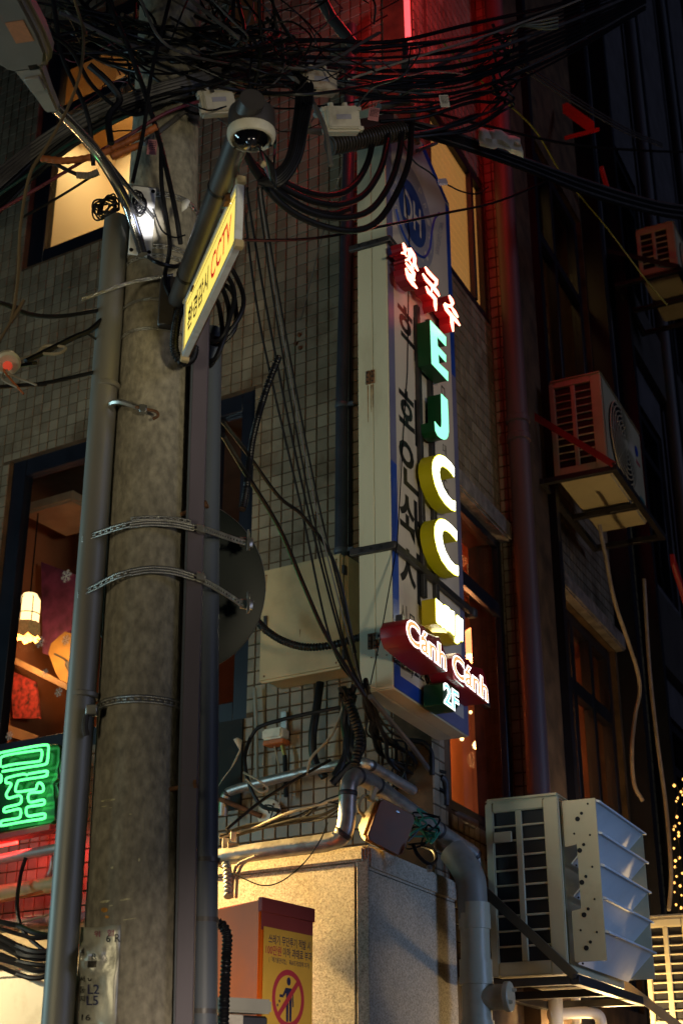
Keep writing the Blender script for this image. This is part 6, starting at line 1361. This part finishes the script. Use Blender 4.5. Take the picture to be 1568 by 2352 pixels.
rb_ = thing('warning_lamp', 'little lamp glowing red with loose wires at the left edge', 'lamp', at(18, 835, 5.2))
MB().lathe(at(18, 832, 5.2), (.3, -.5, -.8), [(.02, -.03), (.05, -.015), (.055, .01), (.045, .02)], 18).build('housing', M_camwhite, rb_)
MB().lathe(at(18, 840, 5.17), (.3, -.5, -.8), [(.02, -.004), (.02, .006), (.008, .012)], 14).build('lens', mat('red_lens', (1, .1, .05), .3, emit=.3, ecol=(1, .10, .05)), rb_)
for i, (a, b) in enumerate((((12, 855), (55, 905)), ((5, 870), (40, 890)), ((25, 860), (85, 885)))):
    MB().tube(spline(pts3([(15, 845, 5.18), (*a, 5.17), (*b, 5.16)]), 5), .005, 6).build('loose_wire', M_orangec if i == 0 else M_palec, rb_)
cable([(-20, 2075, 9.3), (60, 2058, 9.3), (150, 2030, 9.3)], .010, 'orange cord stretched below the fat pipe at the left edge', m=M_orangec)
cable([(-20, 2132, 9.3), (60, 2115, 9.3), (150, 2090, 9.3)], .008, 'tan cord stretched above the cream fascia', m=M_palec)
for i in range(8):
    y = 2110 + i * 14
    cable([(-30, y, 9.2), (40, y + 25 + U(-10, 15), 9.15), (90, y + 40 + U(-10, 10), 9.1), (160, y + U(0, 50), 9.1)], U(.010, .022), 'brown cable drooping over the cream fascia at the left edge', 'cables drooping over the cream fascia', M_rubber)
cable([(60, 1970, 9.3), (48, 2010, 9.3), (40, 2080, 9.2), (55, 2140, 9.15), (110, 2190, 9.1)], .013, 'dark cable curving down past both left pipes')
# grey bundle crossing the street-lamp arm
random.seed(31)
for i in range(10):
    k = i / 9
    cable([(650, 130 + 26 * k + U(-3, 3), 5.9), (567, 146 + 30 * k + U(-3, 3), 5.6), (452, 172 + 40 * k + U(-4, 4), 5.28), (330, 204 + 46 * k + U(-4, 4), 5.24), (200, 254 + 60 * k + U(-4, 4), 5.3), (80, 326 + 80 * k, 5.4), (-30, 410 + 105 * k, 5.4)], U(.009, .014), ('grey' if i < 5 else 'black') + ' cable in the bundle crossing behind the lamp arm', 'bundle crossing behind the lamp arm', M_greyc if i < 5 else M_rubber)
cable([(560, 205, 5.5), (402, 251, 5.2), (300, 308, 5.2), (223, 351, 5.2), (100, 425, 5.25), (-20, 495, 5.3)], .008, 'magenta cable slanting across the pole and window', m=M_redc)
cable([(300, 262, 5.2), (230, 297, 5.2), (141, 343, 5.25), (60, 405, 5.3), (-20, 460, 5.3)], .007, 'teal cable slanting beside the magenta one', m=M_greenc)
cable([(226, 396, 5.2), (140, 450, 5.25), (51, 500, 5.3)], .006, 'black cable below the magenta one before the bright window')
cable([(123, 374, 5.2), (150, 388, 5.2), (178, 401, 5.2)], .009, 'short black lead joining the tan sleeve before the bright window')
for i, (l, lb) in enumerate(([[(95, 364), (154, 369), (218, 359), (256, 343)], 'left orange spiral sleeve before the lit window'], [[(256, 342), (300, 322), (359, 292)], 'upper right orange spiral sleeve running to the pole'], [[(256, 360), (290, 345), (322, 333)], 'lower right orange spiral sleeve beside the pole'], [[(177, 402), (205, 403), (226, 395)], 'short tan spiral sleeve before the lit window'])):
    P_ = spline(pts3([(x, y, 5.18) for x, y in l]), 16)
    tag(MB().tube(P_, [.016 * (1 + .10 * math.sin(j * 1.6)) for j in range(len(P_))], 10).build('cable_sleeve', M_orangec if i < 3 else M_palec), lb, 'sleeve')
# coil of cable by the mounting plate
for i in range(9):
    c = at(240 + U(-6, 14), 474 + U(-12, 10), 5.22); rx, rz = U(.03, .06), U(.025, .05)
    tag(MB().tube([c + V((math.cos(a) * rx, math.sin(a * 2 + i) * .02, math.sin(a) * rz + .3 * math.cos(a) * rx * U(.9, 1))) for a in [k * 2 * math.pi / 30 for k in range(31)]], .0042, 6).build('cable_coil', M_rubber), 'thin black coil hanging beside the lamp mounting plate', 'cable', 'coil beside the mounting plate')
for i in range(6):
    c = at(318 + U(-8, 10), 468 + U(-20, 20), 5.26)
    tag(MB().tube([c + V((math.cos(a) * .022, math.sin(a) * .01, math.sin(a) * .05 * U(.95, 1.05))) for a in [k * 2 * math.pi / 20 for k in range(21)]], .0035, 6).build('wire_loop', M_rubber), 'small wire loop in front of the white mounting plate', 'wire', 'wire loops before the mounting plate')
cable([(342, 590, 5.25), (360, 602, 5.2), (400, 612, 5.25), (430, 600, 5.4)], .010, 'black cable curling from the mounting plate round the pole')
cable([(352, 480, 5.25), (372, 528, 5.2), (400, 545, 5.25), (425, 540, 5.3)], .004, 'thin blue-black wire drooping right of the mounting plate')
# long straight black leads over the window and pole
for i, (l, lb) in enumerate((([(120, -20, 4.8), (140, 120, 4.9), (200, 260, 5.0), (215, 380, 5.1)], 'straight black lead left over the upper window'),
    ([(85, 60, 4.6), (160, 110, 4.8), (215, 200, 5.0), (300, 262, 5.2), (380, 240, 5.3)], 'black lead sagging over the upper window'),
    ([(240, -20, 5.0), (300, 120, 5.1), (360, 300, 5.2), (400, 470, 5.25), (415, 560, 5.3)], 'black lead slanting down the face of the pole'),
    ([(395, -20, 5.1), (350, 160, 5.1), (330, 300, 5.15), (305, 420, 5.2)], 'black lead crossing left down the pole'),
    ([(370, 330, 5.2), (372, 430, 5.22), (390, 560, 5.28), (378, 640, 5.3), (390, 680, 5.32)], 'black lead hanging down the pole to the mount box'),
    ([(205, 150, 5.0), (250, 190, 5.05), (275, 230, 5.1), (250, 270, 5.1), (255, 330, 5.1)], 'curved thick lead before the upper window'))):
    cable(l, (.010, .010, .012, .009, .010, .016)[i], lb, 'black leads over the upper window and pole')
# dense tangle above the pole
random.seed(77)
for i in range(64):
    x0, y0 = U(230, 660), U(-60, 60)
    x1, y1 = U(330, 640), U(60, 230); x2, y2 = U(260, 720), U(90, 260)
    if i % 3 == 0: l = [(x0 - U(50, 250), y0 - 20, U(4.8, 5.6)), (x0, U(20, 130), U(5.0, 5.7)), (x1, y1, U(5.2, 5.8)), (x2, y2, U(5.3, 6.0)), (x2 + U(40, 250), y2 - U(-20, 90), U(5.6, 6.4))]
    elif i % 3 == 1: l = [(x0, -40, U(5.0, 5.8)), (x0 + U(-60, 60), U(30, 100), U(5.1, 5.8)), (x1, y1, U(5.2, 5.8)), (x1 + U(-90, 90), y1 + U(-30, 40), U(5.2, 5.8))]
    else: l = [(U(-20, 200), U(-20, 120), U(4.8, 5.2)), (U(200, 380), U(40, 160), U(5.0, 5.6)), (x1, y1, U(5.2, 5.8)), (U(650, 800), U(90, 220), U(5.8, 6.4))]
    cable(l, U(.0045, .0105), 'black cable in the dense tangle round the pole top', 'cable tangle round the pole top', M_greyc if i % 9 == 0 else M_rubber, n=9, k=6)
for i in range(44):
    x, y, Y_ = U(240, 900), U(0, 250), U(5.2, 6.2); l = [(x, y, Y_)]; a_ = U(0, 6.28)
    for k in range(U(4, 8).__int__()):
        a_ += U(-1.1, 1.1); d_ = U(30, 85); x += math.cos(a_) * d_; y += math.sin(a_) * d_ * .7; y = max(-40, min(300, y)); Y_ = max(5.2, min(6.5, Y_ + U(-.12, .12))); l.append((x, y, Y_))
    cable(l, U(.0025, .0055), 'fine wire curling through the tangle between pole and splice case', 'fine wires in the tangle', (M_rubber, M_rubber, M_rubber, M_greyc, M_rubber, M_redc)[i % 6], n=6, k=5)
cable([(330, 330, 5.3), (430, 250, 5.4), (520, 160, 5.5), (600, 140, 5.6), (680, 185, 5.7), (740, 280, 5.7), (760, 380, 5.7)], .013, 'blue-grey cable arching high over the dome camera', m=M_greyc)
for i in range(7):
    cable([(650 + i * 7, 130 + i * 8, 5.7), (680 + i * 6, 200, 5.7), (672 + i * 5, 300, 5.65), (655 + i * 5, 370, 5.65), (620 + i * 4, 400 + i * 4, 5.65), (592, 420, 5.66)], U(.007, .012), 'black cable dropping right behind the dome camera', 'cables dropping behind the dome camera')
# bundles running right, red-lit from above
random.seed(15)
for i in range(14):
    dy = i * 11
    cable([(540 + U(-40, 60), 95 + dy * .7, 5.8), (740, 100 + dy * .75 + U(-8, 8), 6.1), (900, 92 + dy + U(-8, 8), 6.4), (1080, 62 + dy * 1.15 + U(-10, 10), 6.8), (1280, 10 + dy * .9, 7.4), (1480, -50 + dy * .5, 8.2)], U(.005, .012), 'dark cable running right above the signboard, catching red light', 'red-lit cables above the signboard', M_greyc if i % 6 == 5 else M_rubber, n=9)
cable([(800, 182, 6.1), (960, 130, 6.4), (1120, 80, 6.8), (1280, 20, 7.2), (1400, -30, 7.6)], .007, 'pale straight wire running through the red-lit cables', m=M_palec)
for i in range(14):
    a = U(150, 300)
    cable([(880 + U(-40, 40), a + 30, 6.7), (970, a + 25 + U(-10, 10), 6.8), (1080, a - 5 + U(-12, 12), 7.0), (1150 + U(-30, 30), a - 45 + U(-20, 30), 7.2), (1165 + U(-25, 25), a - 90 + U(-10, 60), 7.2), (1130, a - 110 + U(0, 40), 7.1)], U(.006, .012), 'dark cable looping right of the splice case, red-lit', 'loops right of the splice case', M_greenc if i == 4 else M_rubber, n=8)
cable([(880, 190, 6.7), (985, 160, 6.85), (1060, 120, 7.0), (1130, 75, 7.2)], .014, 'grey straight rod among the red-lit loops', m=M_greyc)
for i in range(4):
    cable([(1172, 118 + i * 2, 7.1), (1172, 90, 7.1), (1190, 62, 7.1), (1230 + i * 8, 50 + i * 6, 7.15), (1280, 40 + i * 8, 7.2)], .007, 'pale green cable curl right of the red-lit bundle', 'pale green cable curl', mat('pale_green_cable', (.22, .24, .13), .5))
for i in range(8):
    dy = i * 4
    cable([(930, 275 + dy, 6.8), (1050, 308 + dy + U(-3, 3), 7.2), (1200, 362 + dy + U(-3, 3), 7.9), (1360, 420 + dy * 1.1, 8.8), (1500, 462 + dy, 9.6), (1600, 478 + dy, 10.2)], U(.010, .016), 'dark cable in the bundle slanting down past the downpipe', 'bundle slanting to the right edge', M_greyc if i % 3 == 0 else M_rubber)
cable([(960, 250, 6.9), (1120, 290, 7.6), (1300, 330, 8.6), (1460, 345, 9.6), (1600, 350, 10.5)], .010, 'single dark cable above the slanting bundle')
cable([(1010, 90, 7.0), (1080, 165, 7.4), (1220, 290, 8.2), (1290, 400, 8.8), (1390, 520, 9.4), (1480, 640, 9.8), (1530, 700, 10)], .006, 'thin yellow-green wire falling across the dark side wall', m=mat('yellow_green_wire', (.25, .25, .03), .5))
for i in range(3): cable([(1180, 130 + i * 8, 7.2), (1300, 210 + i * 8, 8.0), (1430, 290 + i * 6, 9.0), (1520, 330 + i * 4, 9.8)], .006, 'thin dark wire slanting over the upper side wall', 'thin wires over the upper side wall', M_greyc)
# crumpled bag, arrow and tags caught in the cables
random.seed(4)
vs, fs = [], []
for j in range(5):
    for i in range(8):
        x, y = 1095 + i * 14 + j * 2, 292 + i * 3.5 + j * 11 - (6 if i in (3, 4) else 0)
        vs.append(at(x + U(-2, 2), y + U(-2, 2), 7.3 + U(-.02, .02)))
for j in range(4):
    for i in range(7): fs.append((j * 8 + i, j * 8 + i + 1, j * 8 + 9 + i, j * 8 + 8 + i))
tag(MB().add(vs, fs).build('crumpled_bag', M_paper, solid=.002), 'crumpled grey plastic bag caught on the slanting cable bundle', 'bag')
def tagcard(x, y, Y, w_, h_, m, label, rows=5, tilt=0.0):
    t = thing('cable_tag', label, 'tag', at(x, y, Y), 'identification tags on the cables')
    c = at(x, y, Y); X = V((math.cos(tilt), .1, math.sin(tilt))).normalized(); Z = V((-math.sin(tilt), 0, math.cos(tilt))); D = X.cross(Z)
    MB().obox(c, X, D, Z, w_, .0012, h_).build('card', m, t)
    mb = MB()
    for k in range(rows):
        z = h_ * (.7 - 1.25 * k / rows); x0 = -w_ * .7
        while x0 < w_ * .65:
            ww = U(.10, .3) * w_; mb.obox(c + X * (x0 + ww / 2) + Z * z - D * (.0016 if D.y > 0 else -.0016), X, D, Z, ww / 2, .0003, h_ * .05); x0 += ww + w_ * .10
    mb.build('print', M_ink, t, smooth=False)
    MB().tube([c + Z * h_, c + Z * (h_ + .03)], .002, 5).build('tie', M_rubber, t)
tagcard(1020, 232, 6.3, .026, .042, M_paper, 'white printed tag hanging right of the splice case', 6, .12)
tagcard(858, 262, 6.2, .029, .044, M_pink, 'pink printed tag hanging at the splice case', 6, -.12)
tagcard(350, 338, 5.30, .022, .042, M_pink, 'pink printed tag on the pole behind the lamp arm', 5, -.05)
tag(MB().add([at(x, y, 5.24) for x, y in ((418, 462), (430, 456), (437, 462), (430, 478), (418, 487))], [(0, 1, 2, 3, 4)]).build('torn_tag', M_plate, solid=.002), 'torn white tag hanging in front of the pole', 'tag')
# junction boxes in the tangle
def jbox(x, y, Y, s_, rot, label, m=M_box, rust=False):
    t = thing('junction_box', label, 'junction box', at(x, y, Y), 'junction boxes among the cables')
    c = at(x, y, Y); X = V((math.cos(rot), .25, math.sin(rot))).normalized(); Z = V((-math.sin(rot), -.35, math.cos(rot))); Z = (Z - X * Z.dot(X)).normalized(); D = X.cross(Z)
    if D.y > 0: D = -D
    MB().obox(c, X, Z, D, s_, s_ * .72, s_ * .42).build('base', m, t, bev=s_ * .10, seg=2)
    MB().obox(c + D * s_ * .45, X, Z, D, s_ * .86, s_ * .60, s_ * .14).build('lid', m, t, bev=s_ * .06, seg=2)
    for a in (-1, 1):
        for b in (-1, 1): MB().obox(c + X * s_ * 1.0 * a + Z * s_ * .55 * b + D * s_ * .2, X, Z, D, s_ * .14, s_ * .12, s_ * .2).build('lug', m, t, bev=s_ * .04)
    for k in (-.45, .35): MB().tube([c + X * s_ * k + Z * s_ * .7, c + X * s_ * k + Z * s_ * 1.0], s_ * .16, 10).build('gland', m, t)
    MB().obox(c + D * s_ * .60, X, Z, D, s_ * .42, s_ * .14, s_ * .01).build('label_plate', M_ringp, t)
jbox(498, 238, 5.30, .082, .28, 'grey junction box left of the dome camera')
jbox(732, 190, 5.75, .088, .12, 'rust-stained junction box high right of the dome camera', mat('rusty_box', (.42, .36, .29), .6, var=.2, dirt=(.2, .07, .02), dirt_amt=.9, dirt_scale=12))
jbox(782, 278, 5.85, .095, .22, 'pale junction box with label plate below the rusty one')
tag(MB().obox(at(707, 287, 6.0), (1, 0, .1), (0, 1, 0), (0, 0, 1), .018, .01, .014).build('cable_marker', M_ivory, bev=.003), 'small ivory marker on the cables left of the pale junction box', 'marker')
tag(MB().lathe(at(728, 258, 6.0), (.2, 0, 1), [(.012, -.03), (.02, -.02), (.016, .02), (.008, .03)], 10).build('wrapped_joint', mat('clear_wrap', (.35, .37, .36), .4)), 'grey taped joint above the ivory marker', 'joint')
# long finned splice case
sc0, sc1 = at(755, 335, 6.55), at(925, 300, 6.75); sd = (sc1 - sc0); sl_ = sd.length; sd.normalize()
spc = thing('splice_case', 'long dark finned splice case slung above the signboard', 'splice case', sc0)
MB().tube([sc0, sc1], .045, 16).build('barrel', M_darkpl, spc)
for i in range(26):
    p = sc0.lerp(sc1, (i + .5) / 26); MB().lathe(p, sd, [(.060, -.002), (.060, .002)], 14).build('fin', M_darkpl, spc)
MB().obox((sc0 + sc1) / 2 + V((0, .05, .10)), sd, V((0, 1, 0)), V((0, 0, 1)), sl_ * .38, .03, .075).build('cover', mat('splice_cover', (.05, .025, .028), .5), spc, bev=.01)
for (x0, y0, x1, y1) in ((820, 236, 875, 205), (870, 245, 935, 232), (690, 300, 750, 300)):
    MB().tube(pts3([(x0, y0, 6.5), (x1, y1, 6.6)]), .022, 12).build('cable_entry', M_greyc, spc)
# wooden board on the wall at the very top and a steel rod
board('wall_board', 'brown vertical board on the wall behind the cables at the top', 'board', [(525, -30), (600, -30), (600, 210), (532, 225)], .02, mat('brown_board', (.16, .09, .03), .7, var=.2, scale=8))
tag(MB().tube([FF.P(560, 110, .1), FF.P(715, 15, .1), FF.P(760, -15, .1)], .008, 8).build('steel_rod', M_strap), 'straight steel rod slanting over the tiles at the top', 'rod')
tag(MB().tube(pts3([(728, -20, 6.6), (760, 40, 6.6), (820, 115, 6.6)]), .035, 14).build('duct_pipe', M_darkpl), 'dark round pipe slanting down through the tangle at the top', 'pipe')
tag(MB().obox(at(858, 185, 7.3), (1, .2, 0), (0, 1, 0), (0, 0, 1), .01, .006, .12).build('anchor_strip', M_palec), 'pale vertical strip behind the red-lit cables', 'strip')
cl_ = thing('pipe_clamp', 'bright steel clamp on the post above the signboard', 'clamp', at(932, 165, 7.4))
MB().lathe(at(932, 165, 7.42), (0, 0, 1), [(.03, -.09), (.032, -.08), (.032, .08), (.03, .09)], 16).build('sleeve', M_strap, cl_)
MB().tube(pts3([(930, 100, 7.45), (934, 240, 7.45)]), .022, 12).build('post', M_dsteel, cl_)
tag(MB().tube(pts3([(945, 240, 7.35), (958, 330, 7.4)]), .02, 10).build('amber_post', M_ivory), 'amber-lit thin post at the signboard top', 'post')
tag(MB().obox((at(948, 350, 7.35) + at(1010, 325, 7.7)) / 2, at(1010, 325, 7.7) - at(948, 350, 7.35), V((0, 0, 1)).cross(at(1010, 325, 7.7) - at(948, 350, 7.35)), V((0, 0, 1)), .20, .012, .016).build('stay_bar', M_galv, bev=.003), 'flat steel stay from the signboard top to the window', 'bar')
# rusty anchors in the tiles
for x, y in ((688, 770), (690, 800), (680, 790)):
    tag(MB().lathe(FF.P(x, y, .0), FF.n, [(.016, 0), (.014, .015), (.006, .02)], 9).build('rusty_anchor', M_rust), ('upper' if y == 770 else 'lower' if y == 800 else 'left') + ' rusty bolt stub among the rust stains on the tiles', 'bolt')
